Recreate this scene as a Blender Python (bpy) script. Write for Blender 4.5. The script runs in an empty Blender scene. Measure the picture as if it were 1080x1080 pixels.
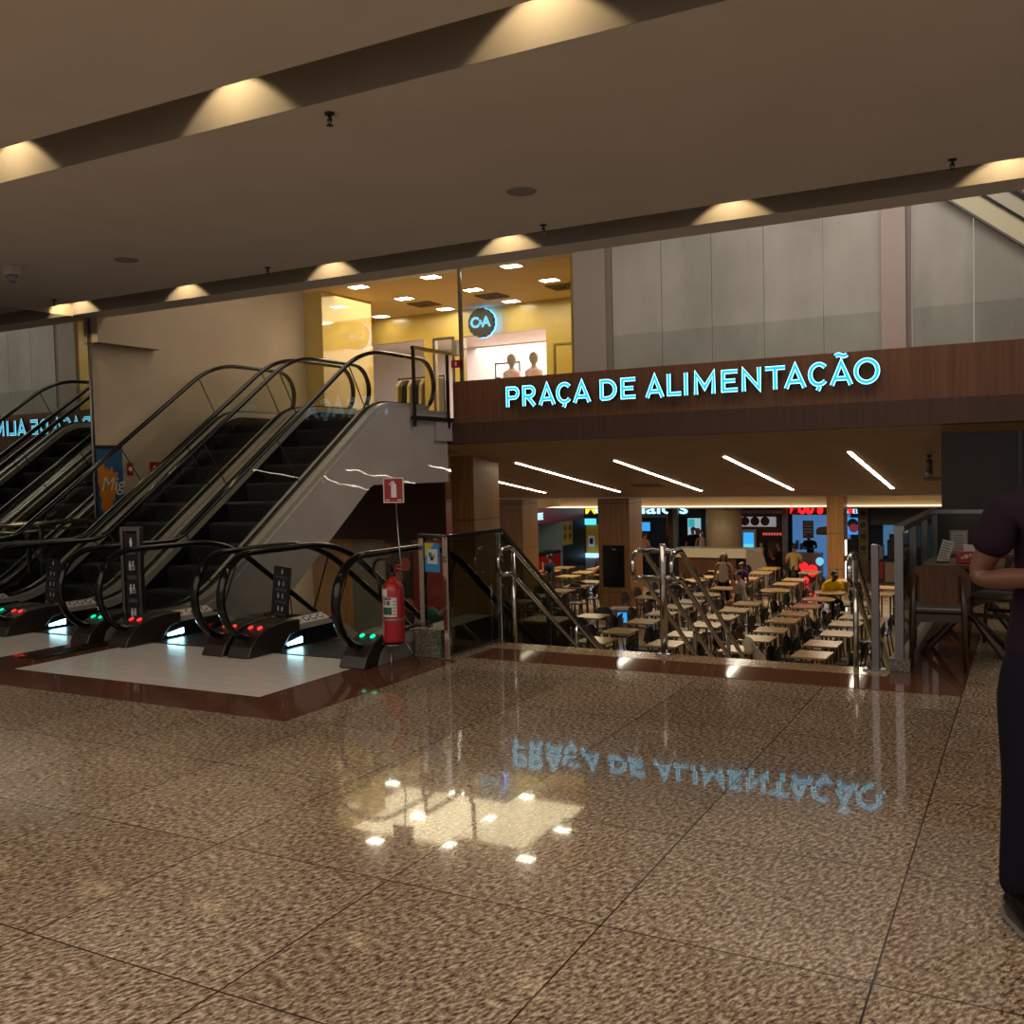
import bpy, bmesh, math, random
from mathutils import Vector, Matrix

S = bpy.context.scene
COL = S.collection
PI = math.pi
rnd = random.Random(7)

# ------------------------------------------------------------------ camera
cam_d = bpy.data.cameras.new('camera')
cam = bpy.data.objects.new('camera', cam_d)
COL.objects.link(cam)
cam_d.sensor_width = 36.0
cam_d.lens = 1032.27 / 1080 * 36.0
cam_d.clip_start = 0.05
cam_d.clip_end = 200
_r = Vector((0.88179, 0.47102, -0.02415))
_f = Vector((-0.47163, 0.88083, -0.04128))
_r.normalize(); _f.normalize()
_u = _r.cross(_f).normalized()
cam.matrix_world = Matrix(((_r.x, _u.x, -_f.x, 0), (_r.y, _u.y, -_f.y, 0), (_r.z, _u.z, -_f.z, 1.6), (0, 0, 0, 1)))
S.camera = cam

# ------------------------------------------------------------------ world, exposure
S.view_settings.view_transform = 'Standard'
S.view_settings.look = 'None'
S.view_settings.gamma = 1.0
S.view_settings.exposure = 0.0
S.cycles.max_bounces = 14
S.cycles.glossy_bounces = 6
S.cycles.transparent_max_bounces = 40
S.cycles.sample_clamp_indirect = 4.0
S.cycles.caustics_reflective = False
S.cycles.caustics_refractive = False
W = bpy.data.worlds.new('world'); S.world = W
W.use_nodes = True
W.node_tree.nodes['Background'].inputs[0].default_value = (1.0, 0.90, 0.80, 1)
W.node_tree.nodes['Background'].inputs[1].default_value = 0.42


def area(name, loc, size, power, color, rot=(0, 0, 0), size_y=None, spread=None):
    d = bpy.data.lights.new(name, 'AREA')
    d.energy = power; d.color = color; d.size = size
    if size_y:
        d.shape = 'RECTANGLE'; d.size_y = size_y
    if spread:
        d.spread = spread
    o = bpy.data.objects.new(name, d); COL.objects.link(o)
    o.location = loc; o.rotation_euler = rot
    return o


WARM = (1.0, 0.80, 0.56)
WARM2 = (1.0, 0.74, 0.38)
# broad fill light added behind and above the camera, without fixtures
area('hall_fill_light', (-1.5, -1.9, 3.84), 18.0, 900, (1.0, 0.88, 0.76), size_y=9.6)
# weak upright fill light added behind the camera at the hall's open end
area('rear_fill_light', (-1.0, -6.8, 1.9), 14.0, 6, (1.0, 0.86, 0.70), (PI / 2, 0, 0), size_y=3.4)
# atrium void above the escalators
area('atrium_lamp', (-9.0, 11.3, 6.1), 4.5, 60, (1.0, 0.84, 0.66), size_y=2.2)
area('atrium_lamp', (-2.0, 11.3, 6.1), 5.5, 140, (1.0, 0.90, 0.80), size_y=1.4)
# food court ceiling panels behind the sloped soffit
for _x in (-11.5, -7.5, -3.5):
    area('food_court_area_light', (_x, 25.0, 0.96), 2.6, 130, (1.0, 0.80, 0.54), size_y=2.6)
area('food_court_area_light', (-10.6, 12.7, 0.41), 1.6, 24, (1.0, 0.82, 0.58), size_y=1.6)  # added under the landing to brighten the lower left wall, hangs free
# upstairs shop
area('shop_lamp', (-9.6, 15.5, 4.86), 4.0, 125, (1.0, 0.84, 0.52), size_y=2.4)
area('shop_lamp', (-10.0, 20.5, 4.86), 6.0, 520, (1.0, 0.86, 0.80), size_y=4.0)

# ------------------------------------------------------------------ helpers


def lin(h):
    h = h.lstrip('#')
    out = []
    for i in (0, 2, 4):
        c = int(h[i:i + 2], 16) / 255
        out.append(c / 12.92 if c <= 0.04045 else ((c + 0.055) / 1.055) ** 2.4)
    return (*out, 1.0)


_mats = {}


def mat(name, col='#888888', rough=0.5, metal=0.0, emit=None, strength=0.0, spec=0.5):
    if name in _mats:
        return _mats[name]
    m = bpy.data.materials.new(name); m.use_nodes = True
    p = m.node_tree.nodes['Principled BSDF']
    p.inputs['Base Color'].default_value = lin(col) if isinstance(col, str) else col
    p.inputs['Roughness'].default_value = rough
    p.inputs['Metallic'].default_value = metal
    p.inputs['Specular IOR Level'].default_value = spec
    if emit:
        p.inputs['Emission Color'].default_value = lin(emit) if isinstance(emit, str) else emit
        p.inputs['Emission Strength'].default_value = strength
    _mats[name] = m
    return m


def nn(m, t, **kw):
    n = m.node_tree.nodes.new(t)
    for k, v in kw.items():
        if k in n.inputs:
            n.inputs[k].default_value = v
        else:
            setattr(n, k, v)
    return n


def lk(m, a, b):
    m.node_tree.links.new(a, b)


def ramp(m, stops):
    r = nn(m, 'ShaderNodeValToRGB')
    e = r.color_ramp.elements
    while len(e) < len(stops):
        e.new(0.5)
    for i, (p, c) in enumerate(stops):
        e[i].position = p
        e[i].color = lin(c)
    return r


def noisy(name, c1, c2, scale=(8, 8, 8), rough=0.5, detail=4, lo=0.35, hi=0.65, metal=0.0, bump=0.0, spec=0.5, nrough=0.55):
    """procedural two-tone noise material on world-scaled coordinates"""
    if name in _mats:
        return _mats[name]
    m = mat(name, c1, rough, metal, spec=spec)
    p = m.node_tree.nodes['Principled BSDF']
    tc = nn(m, 'ShaderNodeTexCoord')
    mp = nn(m, 'ShaderNodeMapping'); mp.inputs['Scale'].default_value = scale
    lk(m, tc.outputs['Object'], mp.inputs['Vector'])
    no = nn(m, 'ShaderNodeTexNoise'); no.inputs['Scale'].default_value = 1.0
    no.inputs['Detail'].default_value = detail; no.inputs['Roughness'].default_value = nrough
    lk(m, mp.outputs[0], no.inputs['Vector'])
    r = ramp(m, [(lo, c1), (hi, c2)])
    lk(m, no.outputs[0], r.inputs[0])
    lk(m, r.outputs[0], p.inputs['Base Color'])
    if bump:
        b = nn(m, 'ShaderNodeBump'); b.inputs['Strength'].default_value = bump; b.inputs['Distance'].default_value = 0.02
        lk(m, no.outputs[0], b.inputs['Height']); lk(m, b.outputs[0], p.inputs['Normal'])
    return m


def granite(name, cols, scale, rough, tile=None, tilt=0.0, spec=0.5, stretch=(1, 1, 1), rotz=0.0):
    m = mat(name, cols[1], rough, spec=spec)
    p = m.node_tree.nodes['Principled BSDF']
    tc = nn(m, 'ShaderNodeTexCoord')
    m0 = nn(m, 'ShaderNodeMapping')
    m0.inputs['Rotation'].default_value = (0, 0, -rotz)
    lk(m, tc.outputs['Object'], m0.inputs['Vector'])
    mp = nn(m, 'ShaderNodeMapping')
    mp.inputs['Scale'].default_value = [scale * s for s in stretch]
    lk(m, m0.outputs[0], mp.inputs['Vector'])
    no = nn(m, 'ShaderNodeTexNoise'); no.inputs['Scale'].default_value = 1.0
    no.inputs['Detail'].default_value = 5; no.inputs['Roughness'].default_value = 0.72
    lk(m, mp.outputs[0], no.inputs['Vector'])
    r = ramp(m, [(0.36, cols[0]), (0.45, cols[1]), (0.53, cols[2]), (0.62, cols[3])])
    lk(m, no.outputs[0], r.inputs[0])
    col = r.outputs[0]
    # broad tonal drift
    no2 = nn(m, 'ShaderNodeTexNoise'); no2.inputs['Scale'].default_value = 0.9; no2.inputs['Detail'].default_value = 3
    lk(m, tc.outputs['Object'], no2.inputs['Vector'])
    r2 = ramp(m, [(0.3, '#dcd8d2'), (0.7, '#ffffff')])
    lk(m, no2.outputs[0], r2.inputs[0])
    mx = nn(m, 'ShaderNodeMix', data_type='RGBA', blend_type='MULTIPLY')
    mx.inputs[0].default_value = 1.0
    lk(m, col, mx.inputs[6]); lk(m, r2.outputs[0], mx.inputs[7])
    col = mx.outputs[2]
    if tile:
        # polished and duller grains side by side
        no3 = nn(m, 'ShaderNodeTexNoise'); no3.inputs['Scale'].default_value = 95; no3.inputs['Detail'].default_value = 2
        lk(m, tc.outputs['Object'], no3.inputs['Vector'])
        mr = nn(m, 'ShaderNodeMapRange'); mr.inputs[1].default_value = 0.50; mr.inputs[2].default_value = 0.60
        mr.inputs[3].default_value = rough; mr.inputs[4].default_value = 0.16
        lk(m, no3.outputs[0], mr.inputs[0]); lk(m, mr.outputs[0], p.inputs['Roughness'])
        x0, y0, px, py, gw = tile
        sp = nn(m, 'ShaderNodeSeparateXYZ'); lk(m, tc.outputs['Object'], sp.inputs[0])

        def M(op, a, b=None):
            n = nn(m, 'ShaderNodeMath', operation=op)
            for i, v in enumerate((a, b)):
                if v is None:
                    continue
                if isinstance(v, (int, float)):
                    n.inputs[i].default_value = v
                else:
                    lk(m, v, n.inputs[i])
            return n.outputs[0]
        gs, idx = [], []
        for o, c0, pp in ((sp.outputs[0], x0, px), (sp.outputs[1], y0, py)):
            t = M('DIVIDE', M('SUBTRACT', o, c0), pp)
            idx.append(M('FLOOR', t))
            fr = M('FRACT', t)
            e = M('MINIMUM', fr, M('SUBTRACT', 1.0, fr))
            gs.append(M('LESS_THAN', M('MULTIPLY', e, pp), gw))
        g = M('MAXIMUM', gs[0], gs[1])
        cb = nn(m, 'ShaderNodeCombineXYZ'); lk(m, idx[0], cb.inputs[0]); lk(m, idx[1], cb.inputs[1])
        wn = nn(m, 'ShaderNodeTexWhiteNoise', noise_dimensions='3D'); lk(m, cb.outputs[0], wn.inputs['Vector'])
        # each slab a little lighter or darker
        hv = nn(m, 'ShaderNodeMix', data_type='RGBA', blend_type='MULTIPLY'); hv.inputs[0].default_value = 1.0
        rv = ramp(m, [(0.0, '#e4e0da'), (1.0, '#ffffff')]); lk(m, wn.outputs[0], rv.inputs[0])
        lk(m, col, hv.inputs[6]); lk(m, rv.outputs[0], hv.inputs[7]); col = hv.outputs[2]
        gm = nn(m, 'ShaderNodeMix', data_type='RGBA'); lk(m, g, gm.inputs[0]); lk(m, col, gm.inputs[6])
        gm.inputs[7].default_value = lin('#2a2019'); col = gm.outputs[2]
        if tilt:
            # each slab is laid very slightly out of level
            ge = nn(m, 'ShaderNodeNewGeometry')
            s1 = nn(m, 'ShaderNodeVectorMath', operation='SUBTRACT'); lk(m, wn.outputs[1], s1.inputs[0])
            s1.inputs[1].default_value = (0.5, 0.5, 0.5)
            s2 = nn(m, 'ShaderNodeVectorMath', operation='SCALE'); lk(m, s1.outputs[0], s2.inputs[0]); s2.inputs[3].default_value = tilt
            s3 = nn(m, 'ShaderNodeVectorMath', operation='ADD'); lk(m, ge.outputs['Normal'], s3.inputs[0]); lk(m, s2.outputs[0], s3.inputs[1])
            s4 = nn(m, 'ShaderNodeVectorMath', operation='NORMALIZE'); lk(m, s3.outputs[0], s4.inputs[0])
            lk(m, s4.outputs[0], p.inputs['Normal'])
    lk(m, col, p.inputs['Base Color'])
    return m


def glassmat(name, tint='#dfe8e0', refl=1.0):
    m = bpy.data.materials.new(name); m.use_nodes = True
    nt = m.node_tree
    for n in list(nt.nodes):
        if n.type != 'OUTPUT_MATERIAL':
            nt.nodes.remove(n)
    out = [n for n in nt.nodes if n.type == 'OUTPUT_MATERIAL'][0]
    tr = nn(m, 'ShaderNodeBsdfTransparent'); tr.inputs[0].default_value = lin(tint)
    gl = nn(m, 'ShaderNodeBsdfGlossy'); gl.inputs['Roughness'].default_value = 0.0
    fr = nn(m, 'ShaderNodeFresnel'); fr.inputs[0].default_value = 1.45
    mu = nn(m, 'ShaderNodeMath', operation='MULTIPLY'); mu.inputs[1].default_value = refl
    ge = nn(m, 'ShaderNodeNewGeometry')
    iv = nn(m, 'ShaderNodeMath', operation='SUBTRACT'); iv.inputs[0].default_value = 1.0
    lk(m, ge.outputs['Backfacing'], iv.inputs[1])
    m2 = nn(m, 'ShaderNodeMath', operation='MULTIPLY')
    lk(m, fr.outputs[0], m2.inputs[0]); lk(m, iv.outputs[0], m2.inputs[1])
    lk(m, m2.outputs[0], mu.inputs[0])
    mx = nn(m, 'ShaderNodeMixShader')
    lk(m, mu.outputs[0], mx.inputs[0]); lk(m, tr.outputs[0], mx.inputs[1]); lk(m, gl.outputs[0], mx.inputs[2])
    lk(m, mx.outputs[0], out.inputs[0])
    _mats[name] = m
    return m


class MB:
    """collects shapes and links them as ONE mesh object"""

    def __init__(s):
        s.v = []; s.f = []; s.mi = []; s.sm = []

    def add(s, vs, fs, mi=0, smooth=False):
        o = len(s.v)
        s.v += [tuple(v) for v in vs]
        for f in fs:
            s.f.append(tuple(i + o for i in f)); s.mi.append(mi); s.sm.append(smooth)
        return s

    def box(s, x0, x1, y0, y1, z0, z1, mi=0):
        vs = [(x, y, z) for x in (x0, x1) for y in (y0, y1) for z in (z0, z1)]
        fs = [(0, 1, 3, 2), (4, 6, 7, 5), (0, 4, 5, 1), (2, 3, 7, 6), (0, 2, 6, 4), (1, 5, 7, 3)]
        return s.add(vs, fs, mi)

    def cbox(s, c, d, mi=0):
        return s.box(c[0] - d[0] / 2, c[0] + d[0] / 2, c[1] - d[1] / 2, c[1] + d[1] / 2, c[2] - d[2] / 2, c[2] + d[2] / 2, mi)

    def prism(s, poly, axis, a, b, mi=0):
        n = len(poly)

        def P(u, v, w):
            return {'x': (w, u, v), 'y': (u, w, v), 'z': (u, v, w)}[axis]
        vs = [P(u, v, a) for u, v in poly] + [P(u, v, b) for u, v in poly]
        fs = [tuple(range(n)), tuple(range(2 * n - 1, n - 1, -1))]
        fs += [(i, i + n, (i + 1) % n + n, (i + 1) % n) for i in range(n)]
        return s.add(vs, fs, mi)

    def strip(s, top, bot, axis, a, b, mi=0, smooth=False):
        """solid band between two polylines of equal length"""
        n = len(top)

        def P(p, w):
            u, v = p
            return {'x': (w, u, v), 'y': (u, w, v), 'z': (u, v, w)}[axis]
        vs = [P(p, a) for p in top] + [P(p, a) for p in bot] + [P(p, b) for p in top] + [P(p, b) for p in bot]
        fs = []
        for i in range(n - 1):
            fs.append((i, i + 1, n + i + 1, n + i))
            fs.append((2 * n + i, 3 * n + i, 3 * n + i + 1, 2 * n + i + 1))
            fs.append((i, 2 * n + i, 2 * n + i + 1, i + 1))
            fs.append((n + i, n + i + 1, 3 * n + i + 1, 3 * n + i))
        fs.append((0, n, 3 * n, 2 * n)); fs.append((n - 1, 3 * n - 1, 4 * n - 1, 2 * n - 1))
        return s.add(vs, fs, mi, smooth)

    def tube(s, path, r, n=10, closed=False, mi=0, rb=None, smooth=True):
        path = [Vector(p) for p in path]
        m = len(path)
        rs = r if isinstance(r, (list, tuple)) else [r] * m
        vs = []
        up = None
        for i, p in enumerate(path):
            if closed:
                t = path[(i + 1) % m] - path[i - 1]
            else:
                t = path[min(i + 1, m - 1)] - path[max(i - 1, 0)]
            t.normalize()
            if up is None:
                up = Vector((1, 0, 0)) if abs(t.x) < 0.8 else Vector((0, 0, 1))
            side = up - t * up.dot(t); side.normalize(); up = side
            oth = t.cross(side)
            for k in range(n):
                a = 2 * PI * k / n
                vs.append(p + side * (math.cos(a) * rs[i]) + oth * (math.sin(a) * (rb if rb else rs[i])))
        fs = []
        for i in range(m if closed else m - 1):
            j = (i + 1) % m
            for k in range(n):
                l = (k + 1) % n
                fs.append((i * n + k, i * n + l, j * n + l, j * n + k))
        s.add(vs, fs, mi, smooth)
        if not closed:
            o = len(s.v) - len(vs)
            s.f.append(tuple(o + k for k in range(n - 1, -1, -1))); s.mi.append(mi); s.sm.append(False)
            s.f.append(tuple(o + (m - 1) * n + k for k in range(n))); s.mi.append(mi); s.sm.append(False)
        return s

    def lathe(s, prof, c=(0, 0, 0), n=20, mi=0, smooth=True, axis='z'):
        vs = []
        for r, z in prof:
            for k in range(n):
                a = 2 * PI * k / n
                u, v = r * math.cos(a), r * math.sin(a)
                if axis == 'z':
                    vs.append((c[0] + u, c[1] + v, c[2] + z))
                elif axis == 'y':
                    vs.append((c[0] + u, c[1] + z, c[2] + v))
                else:
                    vs.append((c[0] + z, c[1] + u, c[2] + v))
        fs = []
        m = len(prof)
        for i in range(m - 1):
            for k in range(n):
                l = (k + 1) % n
                fs.append((i * n + k, i * n + l, (i + 1) * n + l, (i + 1) * n + k))
        s.add(vs, fs, mi, smooth)
        o = len(s.v) - len(vs)
        for base, rev in ((0, True), ((m - 1) * n, False)):
            idx = [o + base + k for k in range(n)]
            s.f.append(tuple(idx[::-1] if rev else idx)); s.mi.append(mi); s.sm.append(False)
        return s

    def ball(s, c, r, n=12, m=8, mi=0):
        prof = [(r * math.sin(PI * i / m) + 1e-5, -r * math.cos(PI * i / m)) for i in range(m + 1)]
        return s.lathe(prof, c, n, mi)

    def xform(s, M4):
        s.v = [tuple(M4 @ Vector(v)) for v in s.v]
        return s

    def build(s, name, mats, parent=None, bevel=0, seg=2):
        me = bpy.data.meshes.new(name)
        me.from_pydata(s.v, [], s.f)
        if not isinstance(mats, (list, tuple)):
            mats = [mats]
        for m in mats:
            me.materials.append(m)
        me.polygons.foreach_set('material_index', s.mi)
        me.polygons.foreach_set('use_smooth', s.sm)
        bm = bmesh.new(); bm.from_mesh(me)
        bmesh.ops.recalc_face_normals(bm, faces=bm.faces)
        bm.to_mesh(me); bm.free()
        me.update()
        o = bpy.data.objects.new(name, me); COL.objects.link(o)
        if parent:
            o.parent = parent
        if bevel:
            b = o.modifiers.new('bevel', 'BEVEL'); b.width = bevel; b.segments = seg; b.limit_method = 'ANGLE'
        return o


def tag(o, label=None, cat=None, group=None, kind=None):
    if label: o['label'] = label
    if cat: o['category'] = cat
    if group: o['group'] = group
    if kind: o['kind'] = kind
    return o


def thing(name, label, cat, loc=(0, 0, 0), rz=0.0, group=None):
    o = bpy.data.objects.new(name, None); COL.objects.link(o)
    o.empty_display_size = 0.1
    o.location = loc; o.rotation_euler = (0, 0, rz)
    return tag(o, label, cat, group)


def struct(o):
    o['kind'] = 'structure'
    return o


def sbox(name, m, *b):
    return struct(MB().box(*b).build(name, m))


def dup(root, loc, rz=0.0, label=None, group=None):
    r = root.copy(); COL.objects.link(r); r.location = loc; r.rotation_euler = (0, 0, rz)
    if label: r['label'] = label
    if group: r['group'] = group
    for ch in list(root.children):
        c = ch.copy(); COL.objects.link(c); c.parent = r
        for g in list(ch.children):
            d = g.copy(); COL.objects.link(d); d.parent = c
    return r


def fillet(pts, R, n=8):
    out = [pts[0]]
    for i in range(1, len(pts) - 1):
        a, b, c = Vector(pts[i - 1]), Vector(pts[i]), Vector(pts[i + 1])
        d1 = (a - b).normalized(); d2 = (c - b).normalized()
        ang = d1.angle(d2)
        r = R[i - 1] if isinstance(R, (list, tuple)) else R
        if ang > PI - 1e-3:
            out.append(tuple(b)); continue
        t = min(r / math.tan(ang / 2), (a - b).length * 0.49, (c - b).length * 0.49)
        p1, p2 = b + d1 * t, b + d2 * t
        for k in range(n + 1):
            u = k / n
            q = p1 * (1 - u) ** 2 + b * 2 * u * (1 - u) + p2 * u ** 2
            out.append(tuple(q))
    out.append(pts[-1])
    return out


def text(name, s, size, loc, rot, m, parent=None, extrude=0.004, align='CENTER', bold=0.0, shear=0.0, sx=1.0, width=None):
    c = bpy.data.curves.new(name, 'FONT')
    c.body = s; c.size = size; c.extrude = extrude; c.align_x = align; c.align_y = 'CENTER'; c.offset = bold; c.shear = shear
    c.materials.append(m)
    o = bpy.data.objects.new(name, c); COL.objects.link(o)
    o.location = loc; o.rotation_euler = rot; o.scale = (sx, 1, 1)
    bpy.context.view_layer.update()
    me = bpy.data.meshes.new_from_object(o.evaluated_get(bpy.context.evaluated_depsgraph_get()))
    bpy.data.objects.remove(o)
    if width:
        xs = [q.co.x for q in me.vertices]; w0 = max(xs) - min(xs)
        sx = width / w0
    me.name = name
    if not me.materials:
        me.materials.append(m)
    o = bpy.data.objects.new(name, me); COL.objects.link(o)
    o.location = loc; o.rotation_euler = rot; o.scale = (sx, 1, 1)
    if parent: o.parent = parent
    return o


FRONT = (PI / 2, 0, 0)          # text that faces the camera side (-y)
RIGHTW = (PI / 2, 0, PI / 2)    # text on a wall that faces +x

# ------------------------------------------------------------------ materials
plaster = noisy('ceiling_plaster', '#d4cec7', '#dad4cd', (1.5, 1.5, 1.5), 0.85)
wallpaint = noisy('wall_paint', '#a2927e', '#aa9a86', (1.2, 1.2, 1.2), 0.7)
white_panel = noisy('hoarding_panel', '#98968f', '#b4b2ac', (1.1, 1.1, 0.5), 0.3, detail=4)
floor_m = granite('floor_granite', ['#2c241e', '#766455', '#a08e79', '#d2c5b0'], 50, 0.03, (-0.445, 2.19, 0.905, 0.915, 0.0035), 0.012, spec=0.5, stretch=(0.62, 1.35, 1), rotz=1.15)
stone_m = granite('grey_granite', ['#2c2a26', '#4c4943', '#6b675d', '#8f897c'], 60, 0.35)
beige_st = granite('beige_granite', ['#5d4a33', '#8f775a', '#ab9270', '#c4ae8e'], 60, 0.12)
red_gr = granite('red_granite', ['#331f18', '#583629', '#684232', '#7d5443'], 70, 0.06)
plate_m = noisy('pale_floor_plate', '#c2bfbc', '#cdcac7', (2, 30, 2), 0.2)
food_floor = noisy('food_court_floor', '#a8947a', '#b9a58a', (3, 3, 3), 0.10)
wood_fas = noisy('fascia_wood', '#56351f', '#6d4529', (26, 26, 0.6), 0.45)
wood_low = noisy('dark_band_wood', '#3a221a', '#472b20', (30, 30, 0.6), 0.5)
wood_pil = noisy('pillar_wood', '#7a552c', '#98703f', (34, 34, 0.8), 0.45)
wood_dark = noisy('dark_wall_wood', '#1f1817', '#281f1e', (14, 14, 0.4), 0.5)
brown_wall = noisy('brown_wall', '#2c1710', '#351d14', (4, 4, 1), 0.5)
soffit_m = noisy('soffit_panel', '#8f7252', '#9a7d5b', (2, 2, 2), 0.6)
steel = mat('brushed_steel', '#7f7e80', 0.22, 1.0)
chrome = mat('polished_steel', '#b8b5b0', 0.10, 1.0)
deck_m = noisy('escalator_deck', '#9c978e', '#a8a298', (3, 40, 40), 0.30, metal=0.25)
dark_skirt = mat('dark_skirt', '#0b0e16', 0.25, 0.3)
rubber = mat('black_rubber', '#050505', 0.14, spec=0.3)
newel_m = mat('newel_bronze', '#2b241f', 0.35, 0.4)
step_m = noisy('escalator_step', '#2a2b2d', '#35363a', (1, 90, 1), 0.45, metal=0.5)
white_clad = noisy('pale_cladding', '#a79e9a', '#ada4a0', (1.9, 1.9, 3.0), 0.02, bump=0.2, detail=1, spec=0.6)
glass = glassmat('clear_glass', '#f5f6f5', 1.0)
glass_dk = glassmat('guard_glass', '#b9bdb4', 1.1)
black = mat('black_plastic', '#0c0c0d', 0.35)
navy = mat('navy_board', '#0d0f1e', 0.4)
whitep = mat('white_print', '#cfd0d2', 0.5)
redpaint = mat('red_paint', '#8f0f17', 0.3)
reddark = mat('red_panel', '#6d0a10', 0.4)


def emit(name, col, st):
    return mat(name, '#000000', 0.5, emit=col, strength=st)


e_strip = emit('strip_light_glow', (1.0, 0.86, 0.66, 1), 17.0)
e_cove = emit('cove_glow', (1.0, 0.82, 0.58, 1), 3.2)
e_face = emit('letter_face_glow', (0.006, 0.50, 0.80, 1), 1.35)
e_rim = emit('letter_rim_glow', (0.38, 0.78, 1.0, 1), 3.0)
e_comb = emit('comb_light_glow', (0.42, 0.86, 1.0, 1), 22.0)
e_red = emit('red_lamp_glow', (1.0, 0.03, 0.03, 1), 2.2)
e_green = emit('green_lamp_glow', (0.0, 0.9, 0.42, 1), 1.6)
e_panel = emit('ceiling_panel_glow', (1.0, 0.90, 0.66, 1), 26.0)
e_blue = emit('screen_blue_glow', (0.05, 0.42, 0.95, 1), 0.9)
e_white = emit('sign_white_glow', (0.42, 0.80, 1.0, 1), 1.7)
e_cyan = emit('sign_cyan_glow', (0.10, 0.62, 0.85, 1), 1.4)
e_bred = emit('sign_red_glow', (1.0, 0.015, 0.02, 1), 1.5)

# ------------------------------------------------------------------ room shell
# hall floor (upper walk level): three slabs leave the stair and escalator wells open
fl = MB()
fl.box(-11.6, 9, -7, 7.70, -0.25, 0)
fl.box(-11.6, -8.05, 7.70, 9.2, -0.25, 0)
fl.box(-4.72, 9, 7.70, 7.95, -0.25, 0)
fl.box(-0.98, 9, 7.95, 11.05, -0.25, 0)
struct(fl.build('floor', floor_m))
T = 0.004
b = MB()
b.box(-11.58, -4.34, 4.88, 5.35, 0.001, T)
b.box(-4.99, -4.34, 5.35, 7.05, 0.001, T)
b.box(-4.34, -4.33, 4.89, 4.9, 0.001, T)
b.box(-8.42, -7.77, 5.35, 7.7, 0.001, T)
b.box(-4.35, -0.445, 7.22, 7.70, 0.001, T)
b.box(-0.98, -0.445, 7.70, 11.0, 0.001, T)
struct(b.build('trim_1', red_gr))
b = MB()
b.box(-7.77, -4.99, 5.35, 6.95, 0.001, T); b.box(-11.58, -8.42, 5.35, 6.95, 0.001, T)
pl = struct(b.build('trim_2', plate_m))
struct(MB().box(-4.45, -0.98, 7.70, 7.97, 0.001, T + 0.002).build('trim_3', beige_st))
sbox('floor_food_court', food_floor, -20, 6, 8.6, 40, -2.24, -2.04)
# faces below the hall floor, under the escalators and the stair
sbox('wall_well_front', brown_wall, -11.6, 9, 7.4, 7.6, -2.04, -0.26)

# hall ceiling at z 3.88 with two light slots
ZC = 3.88
c = MB()
c.box(-11.6, 9, -7, 4.345, ZC, ZC + 0.12)
c.box(-11.6, 9, 4.84, 8.47, ZC, ZC + 0.12)
c.box(-11.6, 9, 9.08, 9.48, ZC, ZC + 0.12)
for y0, y1 in ((4.345, 4.84), (8.47, 9.08)):
    c.box(-11.6, 9, y0 - 0.02, y0, ZC + 0.12, ZC + 0.6)
    c.box(-11.6, 9, y1, y1 + 0.02, ZC + 0.12, ZC + 0.6)
    c.box(-11.6, 9, y0 - 0.02, y1 + 0.02, ZC + 0.6, ZC + 0.64)
struct(c.build('ceiling', plaster))
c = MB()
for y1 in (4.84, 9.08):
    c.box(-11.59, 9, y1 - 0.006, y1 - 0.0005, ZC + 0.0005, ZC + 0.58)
struct(c.build('trim_9', noisy('slot_shade_grey', '#7f7873', '#878079', (1.5, 1.5, 1.5), 0.8)))  # liners added to darken the slots, shade put into their grey
sbox('wall_bulkhead', wallpaint, -11.6, 9, 9.36, 9.48, ZC + 0.12, 6.4)
sbox('ceiling_atrium', plaster, -14, 9, 9.36, 14.2, 6.4, 6.5)
# left side wall
sbox('wall_left', wallpaint, -11.8, -11.6, -7, 13.93, -2.04, 6.4)
sbox('trim_4', wallpaint, -11.6, -11.44, 9.345, 10.46, 3.53, 4.4)
# upper floor behind the fascia
sbox('floor_upper', beige_st, -14, 6, 13.34, 26, 2.30, 2.43)
sbox('floor_landing', white_clad, -11.6, -8.1, 12.75, 13.2, 2.10, 2.43)

# fascia over the food court opening
sbox('wall_fascia', wood_fas, -8.07, 7, 13.2, 13.34, 2.38, 3.03)
bb = MB()
bb.prism([(13.2, 2.38), (13.2, 2.06), (13.5, 2.02), (13.5, 2.38)], 'x', -8.5, 7)
struct(bb.build('trim_5', wood_low))
# sloped soffit of the food court opening
def zs(y): return 2.06 - 0.135 * (y - 13.2)
sf = MB()
sf.prism([(13.3, zs(13.3)), (21.5, zs(21.5)), (21.5, zs(21.5) + 0.12), (13.3, 2.22)], 'x', -8.5, 7)
sf.prism([(14.2, zs(14.2)), (21.5, zs(21.5)), (21.5, zs(21.5) + 0.12), (14.2, 2.22)], 'x', -15, -8.5)
struct(sf.build('ceiling_soffit', soffit_m))
sbox('ceiling_food_court', plaster, -20, 6, 21.5, 40, 1.0, 1.06)
sbox('wall_soffit_end', plaster, -15, 6, 21.5, 21.62, zs(21.5) - 0.03, 1.06)
# lower left wall under the escalator landing, right wall under the fascia
sbox('wall_lower_left', brown_wall, -14, -9.04, 14.3, 14.45, 0.44, 2.2)
sbox('wall_right', wood_dark, -1.08, 7, 13.9, 14.05, -2.04, 2.1)
g = MB(); g.box(-0.19, -0.15, 13.87, 13.9, -0.5, 2.0)
struct(g.build('trim_6', black))
sbox('wall_court_right', wood_dark, -0.2, 0, 14.05, 40, -2.04, 1.0)
sbox('wall_court_back', mat('dark_shop_wall', '#0d0c0d', 0.6), -20, 6, 32.6, 32.8, -2.04, 1.0)

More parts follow.
